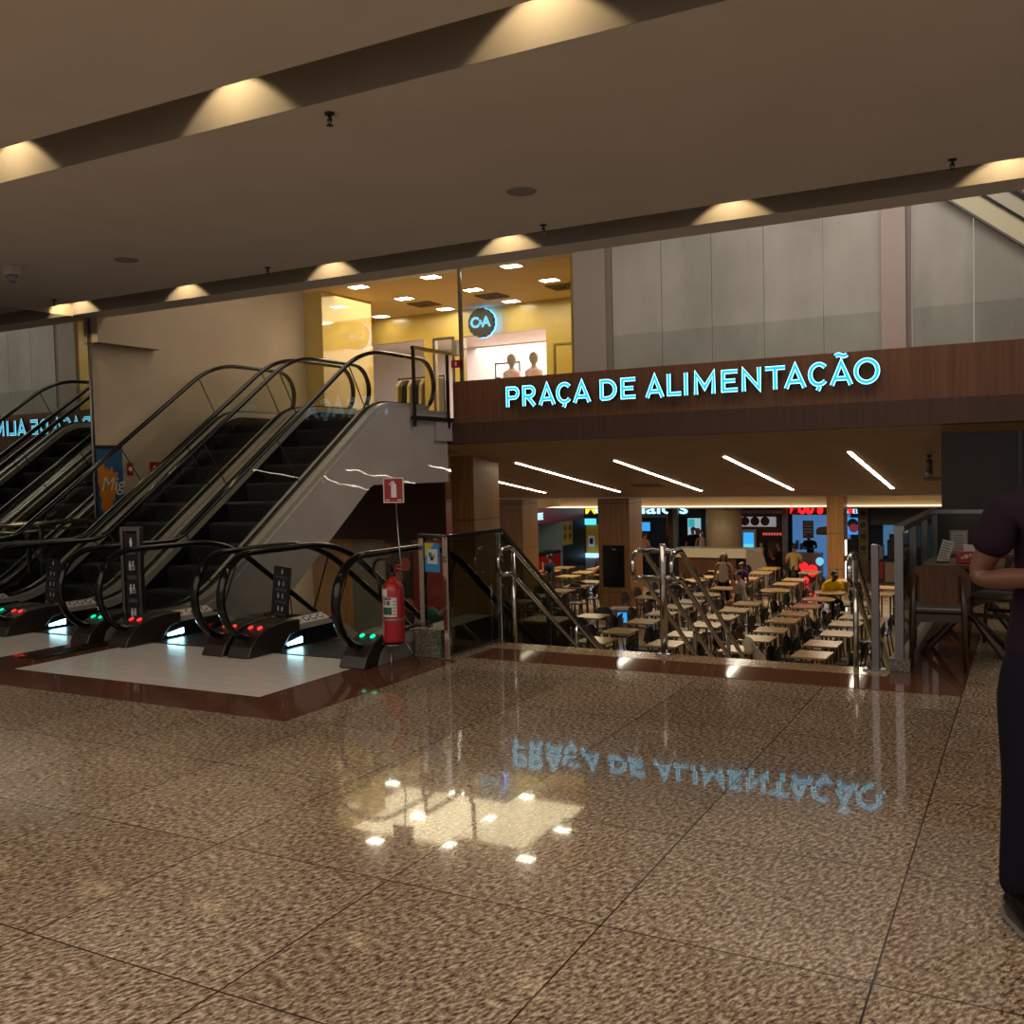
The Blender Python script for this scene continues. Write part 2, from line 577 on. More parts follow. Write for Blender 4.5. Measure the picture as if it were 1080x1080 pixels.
# ------------------------------------------------------------------ left side mirror and guard
mr = thing('wall_mirror', 'tall mirror covering the left wall beside the escalators', 'mirror')
MB().box(-11.598, -11.58, 5.6, 9.30, 0.02, 3.86).build('mirror_glass', mat('mirror_silver', '#c9cdc9', 0.0, 1.0), mr)
MB().box(-11.598, -11.565, 9.30, 9.335, 0.0, 3.86).build('edge_trim', steel, mr)
gd = thing('glass_guard', 'steel and glass guard rail in front of the wall mirror', 'railing')
MB().tube([(-11.45, 5.6, 1.07), (-11.45, 9.28, 1.07)], 0.03).build('handrail', chrome, gd)
MB().tube([(-11.45, 5.6, 0.98), (-11.45, 9.28, 0.98)], 0.012).build('rail', chrome, gd)
for yy in (6.6, 8.35, 9.26):
    MB().box(-11.475, -11.425, yy - 0.02, yy + 0.02, 0, 1.05).build('post', steel, gd)
MB().box(-11.455, -11.445, 5.6, 9.24, 0.08, 0.95).build('glass_panel', glass, gd)

po = thing('wall_poster', 'blue poster with an orange splash and white script on the left wall', 'poster')
MB().box(-11.598, -11.585, 9.36, 9.80, 0.6, 2.09).build('sheet', mat('poster_blue', '#14507c', 0.4), po)
MB().box(-11.598, -11.58, 9.36, 9.80, 2.06, 2.11).build('frame_bar', steel, po)
sp_ = []
for k in range(26):
    a = 2 * PI * k / 26
    r = (0.19 if k % 2 else 0.25) * (1 + 0.25 * math.sin(3 * a + 0.5))
    sp_.append((9.52 + r * 0.72 * math.cos(a), 1.48 + r * 1.75 * math.sin(a)))
MB().prism([(max(9.365, min(9.79, u)), v) for u, v in sp_], 'x', -11.584, -11.582).build('splash', mat('poster_orange', '#c27612', 0.5), po)
text('lettering', 'Mig', 0.28, (-11.578, 9.60, 1.55), RIGHTW, whitep, po, 0.001, shear=0.3)
for yy, zz, s_, lab in ((9.94, 1.77, 0.05, 'small red fire alarm sign on the beige wall nearest the poster'), (10.39, 1.78, 0.09, 'small red hose sign on the beige wall above the escalator deck')):
    a_ = thing('fire_sign', lab, 'sign', group='red fire signs on the left wall')
    MB().box(-11.598, -11.59, yy - s_, yy + s_, zz - 0.09, zz + 0.09).build('plate', redpaint, a_)
    MB().lathe([(0.035, 0), (0.035, 0.003)], (-11.588, yy, zz), 14, axis='x').build('symbol', whitep, a_)

# ------------------------------------------------------------------ ceiling fixtures
k = 0
ORD = ['first', 'second', 'third', 'fourth', 'fifth', 'sixth', 'seventh', 'eighth', 'ninth', 'tenth', 'eleventh', 'twelfth']
for xs, y, zt, nm in (((-11.68 + 0.25, -9.44, -7.13, -4.83, -2.48, -0.2), 8.80, 4.17, 'far'), ((-6.74, -4.53, -2.32, -0.1), 4.57, 4.27, 'near')):
    for i, x in enumerate(xs):
        lab = 'warm downlight in the %s ceiling slot, %s from the left' % (nm, ORD[i])
        d = thing('slot_downlight', lab, 'light', (x, y, zt), 0, 'downlights in the %s ceiling slot' % nm)
        MB().lathe([(0.045, 0.12), (0.05, 0.12), (0.055, 0.0), (0.05, -0.005)], (0, 0, 0), 16).build('housing', black, d)
        MB().lathe([(0.04, -0.012), (0.04, -0.006)], (0, 0, 0), 16).build('lens', emit('downlight_lens_glow', (1, 0.78, 0.42, 1), 1.0), d)
        L = bpy.data.lights.new('downlight_beam', 'SPOT'); L.energy = 26; L.color = WARM2
        L.spot_size = math.radians(104); L.spot_blend = 0.2; L.shadow_soft_size = 0.03
        lo = bpy.data.objects.new('downlight_beam', L); COL.objects.link(lo); lo.parent = d
        lo.location = (0, 0, -0.03); lo.rotation_euler = (math.radians(25), 0, 0)


def sprinkler(x, y, lab, zc=ZC):
    t = thing('sprinkler', lab, 'sprinkler', (x, y, zc), 0, 'sprinkler heads in the hall ceiling')
    MB().lathe([(0.032, -0.001), (0.032, -0.012), (0.014, -0.016)], (0, 0, 0), 14).build('rosette', black, t)
    f = MB().lathe([(0.009, -0.012), (0.009, -0.05)], (0, 0, 0), 10)
    f.tube([(-0.012, 0, -0.03), (-0.016, 0, -0.05), (0, 0, -0.075)], 0.004, 6).tube([(0.012, 0, -0.03), (0.016, 0, -0.05), (0, 0, -0.075)], 0.004, 6)
    f.build('body', black, t)
    MB().lathe([(0.024, -0.076), (0.024, -0.079)], (0, 0, 0), 12).build('deflector', black, t)


sprinkler(-3.91, 5.0, 'sprinkler head in the middle ceiling near the slot closest to the viewer')
sprinkler(-7.35, 8.24, 'sprinkler head by the far slot, between the escalators and the ceiling speaker')
sprinkler(-10.79, 8.19, 'leftmost sprinkler head by the far ceiling slot')
sprinkler(-4.02, 8.26, 'sprinkler head by the far slot above the blue letter sign')
sprinkler(-0.55, 8.22, 'rightmost sprinkler head by the far ceiling slot')
for x, y, lab in ((-8.27, 7.15, 'left round ceiling speaker flush in the hall ceiling'), (-3.69, 7.19, 'right round ceiling speaker flush in the hall ceiling')):
    t = thing('ceiling_speaker', lab, 'speaker', (x, y, ZC))
    MB().lathe([(0.125, -0.001), (0.12, -0.008), (0.105, -0.010)], n=28).build('ring', mat('speaker_grey', '#8d8580', 0.6), t)
    MB().lathe([(0.104, -0.006), (0.10, -0.009)], n=28).build('grille', mat('speaker_mesh', '#6f6966', 0.7), t)
t = thing('ceiling_camera', 'white security camera under the ceiling at the left edge', 'camera', (-9.44, 6.68, ZC))
MB().box(-0.07, 0.07, -0.06, 0.06, -0.10, -0.001).build('mount', mat('camera_white', '#b9b7b4', 0.5), t, 0.01)
MB().lathe([(0.05, -0.09), (0.055, -0.12), (0.045, -0.16), (0.02, -0.18)], n=18).build('dome', mat('camera_dome', '#77787c', 0.15), t)

# soffit strip lights, set into the slope
for i, (x, y0) in enumerate(((-10.0, 15.5), (-8.15, 15.44), (-6.29, 15.5), (-4.37, 15.4), (-2.45, 15.3))):
    t = thing('strip_light', 'long white strip light in the sloped soffit, %s' % (['leftmost and half hidden by the pillar', 'second from the left', 'middle one of the five', 'fourth from the left', 'rightmost one'][i]), 'light', group='strip lights in the sloped soffit')
    def seg(w, lift0, lift1, m, nm):
        y1 = 20.3
        mb = MB().prism([(y0, zs(y0) + lift1), (y1, zs(y1) + lift1), (y1, zs(y1) + lift0), (y0, zs(y0) + lift0)], 'x', x - w, x + w)
        return mb.build(nm, m, t)
    seg(0.032, -0.014, -0.002, e_strip, 'diffuser')
    seg(0.042, -0.008, -0.001, mat('strip_trim', '#4a3a28', 0.6), 'trim_frame')
for x, y, lab in ((-7.1, 19.24, 'dark air vent in the sloped soffit between two strip lights'), (-1.45, 18.9, 'dark air vent at the right end of the sloped soffit')):
    t = thing('air_vent', lab, 'vent')
    MB().prism([(y - 0.2, zs(y - 0.2) - 0.012), (y + 0.2, zs(y + 0.2) - 0.012), (y + 0.2, zs(y + 0.2) - 0.001), (y - 0.2, zs(y - 0.2) - 0.001)], 'x', x - 0.3, x + 0.3).build('frame', mat('vent_dark', '#1c1612', 0.6), t)
t = thing('track_spotlight', 'small tube spotlight hanging from the soffit near the dark right wall', 'light', (-1.4, 15.9, zs(15.9)))
MB().lathe([(0.035, -0.001), (0.035, -0.03), (0.012, -0.03), (0.012, -0.06)], n=14).build('mount', black, t)
MB().lathe([(0.045, -0.06), (0.045, -0.26)], n=18).build('tube', mat('spot_grey', '#57504a', 0.4, 0.5), t)
MB().lathe([(0.05, -0.26), (0.055, -0.32), (0.04, -0.33)], n=18).build('head', mat('spot_light_grey', '#8a847c', 0.4, 0.3), t)

# ------------------------------------------------------------------ illuminated letter sign


def arc(cx, cy, rx, ry, a0, a1, n=14):
    return [(cx + rx * math.cos(math.radians(a0 + (a1 - a0) * i / n)), cy + ry * math.sin(math.radians(a0 + (a1 - a0) * i / n))) for i in range(n + 1)]


def ribbon(mb, pts, w, y0, y1, closed=False, mi_face=0):
    n = len(pts)
    L, R = [], []
    for i in range(n):
        p = Vector(pts[i])
        if closed:
            a, c_ = Vector(pts[i - 1]), Vector(pts[(i + 1) % n])
        else:
            a, c_ = Vector(pts[max(i - 1, 0)]), Vector(pts[min(i + 1, n - 1)])
        d1 = (p - a); d2 = (c_ - p)
        if d1.length < 1e-6: d1 = d2
        if d2.length < 1e-6: d2 = d1
        d1.normalize(); d2.normalize()
        n1 = Vector((-d1.y, d1.x)); n2 = Vector((-d2.y, d2.x))
        m = (n1 + n2)
        if m.length < 0.2: m = n1.copy()
        m.normalize()
        k_ = w / 2 / max(0.45, m.dot(n1))
        L.append(p + m * k_); R.append(p - m * k_)
    if closed:
        L.append(L[0]); R.append(R[0])
    mb.strip([tuple(q) for q in L], [tuple(q) for q in R], 'y', y0, y1, mi_face)


def letter_strokes(ch, W_, H_, w):
    h = w / 2
    x0, x1, y0, y1 = h, W_ - h, h, H_ - h
    if ch == 'P':
        r = (y1 - y0) * 0.29; cy = y1 - r
        return [([(x0, 0), (x0, y1), (x1 - r, y1)] + arc(x1 - r, cy, r, r, 90, -90) + [(x0, cy - r)], False)]
    if ch == 'R':
        r = (y1 - y0) * 0.28; cy = y1 - r
        return [([(x0, 0), (x0, y1), (x1 - r - 0.01, y1)] + arc(x1 - r - 0.01, cy, r, r, 90, -90) + [(x0, cy - r)], False), ([(x1 - r - 0.05, cy - r), (x1, 0)], False)]
    if ch in 'AÃ':
        q = 0.27
        s = [([(x0 - h * 0.3, 0), (W_ / 2, H_ - h * 0.7), (x1 + h * 0.3, 0)], False), ([(x0 + (W_ / 2 - x0) * q, H_ * q), (x1 - (x1 - W_ / 2) * q, H_ * q)], False)]
        if ch == 'Ã':
            s.append(([(W_ * 0.24 + W_ * 0.52 * t / 10, H_ * 1.19 + H_ * 0.045 * math.sin(2 * PI * t / 10) + H_ * 0.004 * t) for t in range(11)], False))
        return s
    if ch in 'CÇ':
        s = [(arc(W_ * 0.56, H_ / 2, W_ * 0.56 - h, H_ / 2 - h * 0.8, 42, 318, 22), False)]
        s.append(([(W_ * 0.60, 0.0), (W_ * 0.50, -H_ * 0.17)], False))
        return s
    if ch == 'D':
        r = (y1 - y0) / 2
        return [([(x0, y0), (x0, y1), (x1 - r, y1)] + arc(x1 - r, H_ / 2, r, r, 90, -90) + [(x0, y0)], True)]
    if ch == 'E':
        return [([(x1 + h, y1), (x0, y1), (x0, y0), (x1 + h, y0)], False), ([(x0, H_ / 2), (x1, H_ / 2)], False)]
    if ch == 'L':
        return [([(x0, H_), (x0, y0), (x1 + h, y0)], False)]
    if ch == 'I':
        return [([(W_ / 2, 0), (W_ / 2, H_)], False)]
    if ch == 'M':
        return [([(x0, 0), (x0, H_ - h), (W_ / 2, H_ * 0.28), (x1, H_ - h), (x1, 0)], False)]
    if ch == 'N':
        return [([(x0, 0), (x0, H_ - h), (x1, h), (x1, H_)], False)]
    if ch == 'T':
        return [([(0, y1), (W_, y1)], False), ([(W_ / 2, y1), (W_ / 2, 0)], False)]
    if ch == 'O':
        return [(arc(W_ / 2, H_ / 2, W_ / 2 - h * 0.6, H_ / 2 - h * 0.5, 0, 360, 30)[:-1], True)]


sign = thing('letter_sign', 'glowing cyan channel letters reading PRAÇA DE ALIMENTAÇÃO on the brown wood fascia', 'sign')
LET = [('P', -7.08, -6.84), ('R', -6.8, -6.56), ('A', -6.52, -6.25), ('Ç', -6.24, -5.99), ('A', -5.96, -5.68), ('D', -5.54, -5.27), ('E', -5.22, -4.99), ('A', -4.84, -4.57), ('L', -4.53, -4.32), ('I', -4.28, -4.22), ('M', -4.14, -3.83), ('E', -3.76, -3.53), ('N', -3.48, -3.21), ('T', -3.16, -2.9), ('A', -2.91, -2.63), ('Ç', -2.61, -2.36), ('Ã', -2.33, -2.05), ('O', -2.03, -1.73)]
for ch, a_, b_ in LET:
    rim = MB(); face = MB(); body_ = MB()
    zb = 2.575 + (a_ + 7.08) / 5.35 * 0.035
    if ch == 'I':
        a_ -= 0.005; b_ += 0.005
    for st, cl in letter_strokes(ch, b_ - a_, 0.312, 0.064):
        pts = [(a_ + u, zb + v) for u, v in st]
        ribbon(body_, pts, 0.056, 13.112, 13.165, cl)
        ribbon(rim, pts, 0.056, 13.109, 13.112, cl)
        ribbon(face, pts, 0.036, 13.106, 13.109, cl)
    o = body_.build('letter', mat('letter_side', '#20252a', 0.4), sign)
    rim.build('letter_rim', e_rim, o)
    face.build('letter_face', e_face, o)

# ------------------------------------------------------------------ hoarding, upper shop front
for i, (x0, x1) in enumerate(((-5.43, -4.69), (-4.68, -3.96), (-3.95, -3.24), (-3.23, -2.46), (-2.45, -1.73), (-1.37, -0.67), (-0.66, 0.1), (0.11, 0.85), (0.86, 1.6), (1.61, 2.4), (2.41, 3.2), (3.21, 4.0), (4.01, 4.8))):
    if x0 > 1.0: lab = None
    t = MB().box(x0, x1, 13.41, 13.45, 2.43, 6.38).build('hoarding_panel', white_panel)
    tag(t, 'tall pale grey hoarding panel above the wood fascia, %s from the left' % (ORD[i] if i < 12 else 'last'), 'panel', 'hoarding panels above the fascia')
t = thing('upper_glass_guard', 'low grey tinted glass guard standing on the fascia in front of the hoarding', 'glass')
for a_, b_ in ((-5.42, -3.3), (-3.29, -1.75), (-1.36, 0.8), (0.81, 3.0), (3.01, 5.0)):
    MB().box(a_, b_, 13.385, 13.397, 2.43, 3.54).build('glass_panel', glassmat('tinted_glass', '#f9faf9', 0.5), t)
t = thing('panel_post', 'pinkish full height cover strip between two runs of grey hoarding panels', 'post')
MB().box(-1.73, -1.44, 13.35, 13.45, 2.43, 6.38).build('cover', mat('pink_cover', '#ab9a94', 0.5), t)
MB().box(-1.44, -1.38, 13.38, 13.45, 2.43, 6.38).build('edge', mat('pink_edge', '#7d726c', 0.5), t)
cw = MB()
cw.box(-6.06, -5.55, 13.40, 14.2, 2.43, 6.38)
struct(cw.build('wall_shop_pier', mat('pier_paint', '#9d938d', 0.7)))
struct(MB().box(-5.55, -5.43, 13.43, 14.2, 2.43, 6.38).build('trim_7', mat('pier_edge', '#857b74', 0.7)))
t = thing('upper_escalator', 'cream side of a higher escalator with dark rails crossing the hoarding at top right', 'escalator')
def dg(o0, o1, m, nm, y0=13.30, y1=13.38):
    # band parallel to the slope in the plane of the hoarding
    x0, z0, x1, z1 = -1.05, 4.85, 2.6, 1.92 + 0.0
    sl = (4.13 - 4.80) / (-0.12 + 0.95)
    f = lambda x, d: (x, 4.80 + sl * (x + 0.95) + d)
    X1 = 2.6
    MB().prism([f(-1.8, o0), f(X1, o0), f(X1, o1), f(-1.8, o1)], 'y', y0, y1).build(nm, m, t)
cream = mat('cream_panel', '#c9c3a4', 0.5)
dg(0.0, 0.03, mat('rail_grey', '#6c6a66', 0.4), 'edge_trim', 13.28)
dg(0.03, 0.30, cream, 'lower_panel')
dg(0.30, 0.34, black, 'lower_rail', 13.27)
dg(0.34, 0.55, mat('cream_light', '#b9b5a0', 0.5), 'upper_panel')
dg(0.55, 0.60, black, 'upper_rail', 13.27)
dg(0.60, 0.64, steel, 'handrail', 13.26)
dg(0.64, 1.2, mat('pinkish_panel', '#b69c90', 0.5), 'top_panel')

# upper shop: yellow lobby
ylw = noisy('yellow_wall', '#b49a4e', '#bda356', (1, 1, 1), 0.25, spec=0.6)
ylw_g = noisy('glossy_yellow_wall', '#b59c58', '#bfa660', (1, 1, 1), 0.05, spec=0.8)
sbox('wall_lobby_left', ylw_g, -14, -11.2, 13.93, 15.4, 2.43, 4.9)
sbox('ceiling_lobby', noisy('lobby_ceiling', '#c8b080', '#ccb484', (1, 1, 1), 0.7), -14.5, -6.06, 13.93, 17.2, 4.9, 5.0)
sbox('wall_lobby_top', wallpaint, -14, -6.06, 13.93, 14.0, 4.98, 6.4)
bw = MB()
bw.box(-15, -12.6, 17.2, 17.35, 2.43, 4.9)
bw.box(-12.6, -11.19, 17.2, 17.35, 4.38, 4.9)
bw.box(-11.19, -10.95, 17.2, 17.35, 2.43, 4.9)
bw.box(-10.95, -10.45, 17.2, 17.35, 4.38, 4.9)
bw.box(-10.45, -10.25, 17.2, 17.35, 2.43, 4.9)
bw.box(-10.25, -8.37, 17.2, 17.35, 4.36, 4.9)
bw.box(-8.37, -6.0, 17.2, 17.35, 2.43, 4.9)
struct(bw.build('wall_lobby_back', ylw))
sbox('wall_lobby_right', ylw, -6.12, -6.06, 13.45, 17.2, 2.43, 4.9)
wht = noisy('shop_white', '#d8cfcb', '#ded6d2', (1, 1, 1), 0.6)
sbox('wall_shop_back', wht, -18, -4, 22.5, 22.7, 2.43, 5.0)
sbox('wall_shop_left', wht, -18, -17.8, 17.35, 22.6, 2.43, 5.0)
sbox('wall_shop_right', wht, -7.2, -7.0, 17.35, 22.6, 2.43, 5.0)
sbox('ceiling_shop', wht, -18, -4, 17.35, 22.6, 4.9, 5.0)
t = thing('door_frame', 'dark framed glass door beside the shop entrance in the yellow wall', 'door')
f = MB(); f.box(-10.95, -10.91, 17.16, 17.2, 2.43, 4.38); f.box(-10.49, -10.45, 17.16, 17.2, 2.43, 4.38); f.box(-10.91, -10.49, 17.16, 17.2, 4.33, 4.38)
f.build('frame', mat('door_dark', '#3a3226', 0.5), t)
MB().box(-10.90, -10.5, 17.18, 17.19, 2.45, 4.33).build('glass_panel', glass, t)
t = thing('door_frame', 'brass framed door at the right end of the yellow shop wall', 'door')
f = MB(); f.box(-8.2, -8.16, 17.16, 17.2, 2.43, 4.05); f.box(-7.3, -7.26, 17.16, 17.2, 2.43, 4.05); f.box(-8.16, -7.3, 17.16, 17.2, 4.01, 4.05)
f.build('frame', mat('brass', '#8d7a3c', 0.3, 0.8), t)
MB().box(-8.15, -7.31, 17.17, 17.19, 2.45, 4.0).build('leaf', ylw, t)
MB().box(-7.42, -7.39, 17.12, 17.15, 3.2, 3.7).build('handle', mat('door_dark', '#3a3226', 0.5), t)
grp = 'square ceiling lights of the upper shop'
i = 0
for yy, rn in ((14.0, 'front'), (15.4, 'middle'), (16.85, 'back')):
    for xx in (-12.0, -10.43, -8.93, -7.4):
        if xx == -12.0 and yy < 16:
            continue
        t = thing('ceiling_light', 'bright square light in the yellow shop ceiling, %s row, %s' % (rn, {-12.0: 'far left', -10.43: 'left of the sign', -8.93: 'near the mullion', -7.4: 'right end'}[xx]), 'light', (xx, yy, 4.9), 0, grp)
        MB().box(-0.17, 0.17, -0.13, 0.13, -0.015, -0.001).build('frame', whitep, t)
        MB().box(-0.145, 0.145, -0.105, 0.105, -0.018, -0.0155).build('diffuser', e_panel, t)
for xx, yy, lab in ((-10.48, 16.16, 'left square air grille in the yellow shop ceiling'), (-8.98, 16.18, 'middle square air grille in the yellow shop ceiling'), (-7.47, 16.11, 'right square air grille in the yellow shop ceiling')):
    t = thing('air_grille', lab, 'vent', (xx, yy, 4.9), 0, 'air grilles in the shop ceiling')
    f = MB()
    for q in (0.24, 0.17, 0.10):
        for s_ in (-1, 1):
            f.box(s_ * q - 0.012, s_ * q + 0.012, -q, q, -0.02, -0.001); f.box(-q, q, s_ * q - 0.012, s_ * q + 0.012, -0.02, -0.001)
    f.build('louvre', mat('grille_grey', '#6d6047', 0.6), t)
    MB().box(-0.23, 0.23, -0.23, 0.23, -0.006, -0.001).build('backing', mat('grille_dark', '#3a3122', 0.8), t)
t = thing('store_sign', 'round black scalloped sign with pale blue C&A letters on the yellow wall', 'sign', (-9.68, 17.0, 4.56))
pts = []
for k in range(72):
    a = 2 * PI * k / 72
    r = 0.275 + 0.016 * abs(math.sin(8 * a))
    pts.append((r * math.cos(a), r * math.sin(a)))
MB().prism(pts, 'y', -0.05, 0.05).build('disc', mat('sign_black', '#14110f', 0.4), t)
MB().prism([(u * 1.02, v * 1.02) for u, v in pts], 'y', 0.052, 0.085).build('halo', emit('halo_blue', (0.06, 0.30, 1.0, 1), 9.0), t)
ca = emit('store_letter_glow', (0.16, 0.68, 0.92, 1), 1.3)
text('lettering', 'C', 0.28, (-0.13, -0.056, 0), FRONT, ca, t, 0.006, bold=0.012)
text('lettering', '&', 0.15, (0.005, -0.056, 0.0), FRONT, ca, t, 0.006, bold=0.002)
text('lettering', 'A', 0.28, (0.13, -0.056, 0), FRONT, ca, t, 0.006, bold=0.010)
t = thing('glass_screen', 'tall glass screen standing on the fascia in front of the yellow shop', 'glass')
MB().box(-8.03, -7.98, 13.36, 13.41, 2.43, 5.3).build('mullion', steel, t)
for a_, b_ in ((-7.97, -7.33), (-7.325, -6.7), (-6.695, -6.07)):
    MB().box(a_, b_, 13.38, 13.392, 3.03, 5.3).build('glass_panel', glass, t)
t = thing('landing_guard', 'brass topped glass guard at the head of the escalator beside the fascia', 'railing')
bras = mat('brass_dull', '#8b7f5a', 0.3, 0.8)
for yy in (12.15, 13.1):
    MB().box(-8.12, -8.08, yy - 0.02, yy + 0.02, 2.3, 3.48).build('post', mat('bronze_post', '#3a342c', 0.35, 0.8), t)
MB().box(-8.13, -8.07, 12.13, 13.2, 3.44, 3.49).build('top_rail', bras, t)
MB().box(-8.105, -8.095, 12.17, 13.08, 2.5, 3.43).build('glass_panel', glass, t)
MB().box(-8.13, -8.07, 12.1, 13.2, 2.40, 2.46).build('bottom_rail', mat('bronze_post', '#3a342c', 0.35, 0.8), t)
t = thing('exit_sign', 'small red sign fixed to the mullion at the end of the landing guard', 'sign', (-8.06, 13.33, 3.32))
MB().box(-0.10, 0.06, -0.01, 0.01, -0.06, 0.06).build('plate', redpaint, t)
MB().box(-0.03, 0.0, -0.014, -0.010, -0.03, 0.03).build('symbol', whitep, t)

# white shop contents
for i, (x, y) in enumerate(((-9.67, 18.2), (-9.15, 18.2))):
    t = thing('mannequin', ['bald grey mannequin head and shoulders, left of the two', 'bald grey mannequin looking right, right of the two'][i], 'mannequin', (x, y, 2.43), 0, 'mannequins in the shop window')
    m = mat('mannequin_grey', '#9a917c', 0.5)
    MB().lathe([(0.16, 0.85), (0.14, 1.0), (0.17, 1.15), (0.18, 1.24), (0.10, 1.30), (0.05, 1.34), (0.05, 1.39), (0.08, 1.43), (0.10, 1.52), (0.08, 1.60), (0.02, 1.64)], n=20).build('body', m, t)
    MB().lathe([(0.19, 0.75), (0.17, 1.0), (0.185, 1.15), (0.19, 1.235), (0.12, 1.29)], n=20).build('top', mat('pink_print', '#c9a99b', 0.7), t)
    MB().lathe([(0.17, 0.0), (0.16, 0.02), (0.015, 0.03), (0.015, 0.86)], n=16).build('stand', steel, t)
for i, (x0, x1, y) in enumerate(((-12.6, -11.4, 18.3), (-10.5, -9.9, 19.0), (-9.8, -8.7, 20.2))):
    t = thing('clothes_rack', ['rack with cream and dark jackets left of the shop entrance', 'black frame rack near the mannequins', 'black frame rack at the back of the white shop'][i], 'rack')
    f = MB()
    for x in (x0, x1):
        f.tube([(x, y, 2.43), (x, y, 4.0 - 0.25 * (i == 0))], 0.018, 8); f.box(x - 0.02, x + 0.02, y - 0.25, y + 0.25, 2.43, 2.46)
    f.tube([(x0, y, 3.98 - 0.25 * (i == 0)), (x1, y, 3.98 - 0.25 * (i == 0))], 0.018, 8)
    f.build('frame', black, t)
    n = 11 if i == 0 else 4
    for k in range(n):
        x = x0 + 0.08 + (x1 - x0 - 0.16) * k / (n - 1)
        g = MB().strip([(y - 0.22, 3.55), (y - 0.1, 3.68), (y + 0.1, 3.68), (y + 0.22, 3.55)], [(y - 0.26, 2.95), (y - 0.1, 2.85), (y + 0.1, 2.85), (y + 0.26, 2.95)], 'x', x - 0.035, x + 0.035)
        g.build('garment', mat(*[('cream_cloth', '#cdbd93', 0.9), ('black_cloth', '#1d1a18', 0.9), ('olive_cloth', '#5a5138', 0.9)][(k * 2 + i) % 3]), t, 0.015)
t = thing('track_light', 'black ceiling track with spotlights inside the white shop', 'light')
MB().box(-10.3, -7.4, 19.0, 19.04, 4.86, 4.899).build('rail', black, t)
for k in range(4):
    MB().lathe([(0.035, 0), (0.045, -0.14), (0.03, -0.15)], (-9.9 + 0.62 * k, 19.02, 4.86), 12).build('spot', black, t)
tl = MB().box(-10.2, -7.4, 19.9, 19.96, 4.86, 4.899).build('light_line', emit('white_line_glow', (1, 0.95, 0.95, 1), 4))
tag(tl, 'thin white line of light on the ceiling of the white shop', 'light')
t = thing('display_screen', 'dark sign bracket hanging beside the round store sign', 'bracket', (-10.2, 16.9, 4.1))
MB().box(-0.02, 0.02, 0.0, 0.30, -0.02, 0.02).build('arm', black, t)
MB().box(-0.05, 0.05, -0.12, 0.05, -0.16, 0.14).build('plate', mat('bracket_olive', '#4a432c', 0.5), t, 0.01)

# ------------------------------------------------------------------ escalators


def normals(pl):
    out = []
    for i in range(len(pl)):
        a, b_ = Vector(pl[max(i - 1, 0)]), Vector(pl[min(i + 1, len(pl) - 1)])
        d = (b_ - a).normalized()
        out.append(Vector((-d.y, d.x)))
    return out


def resample(pl, step):
    out = [pl[0]]
    for a, b_ in zip(pl[:-1], pl[1:]):
        a, b_ = Vector(a), Vector(b_)
        n = max(1, int((b_ - a).length / step))
        for k in range(1, n + 1):
            out.append(tuple(a.lerp(b_, k / n)))
    return out


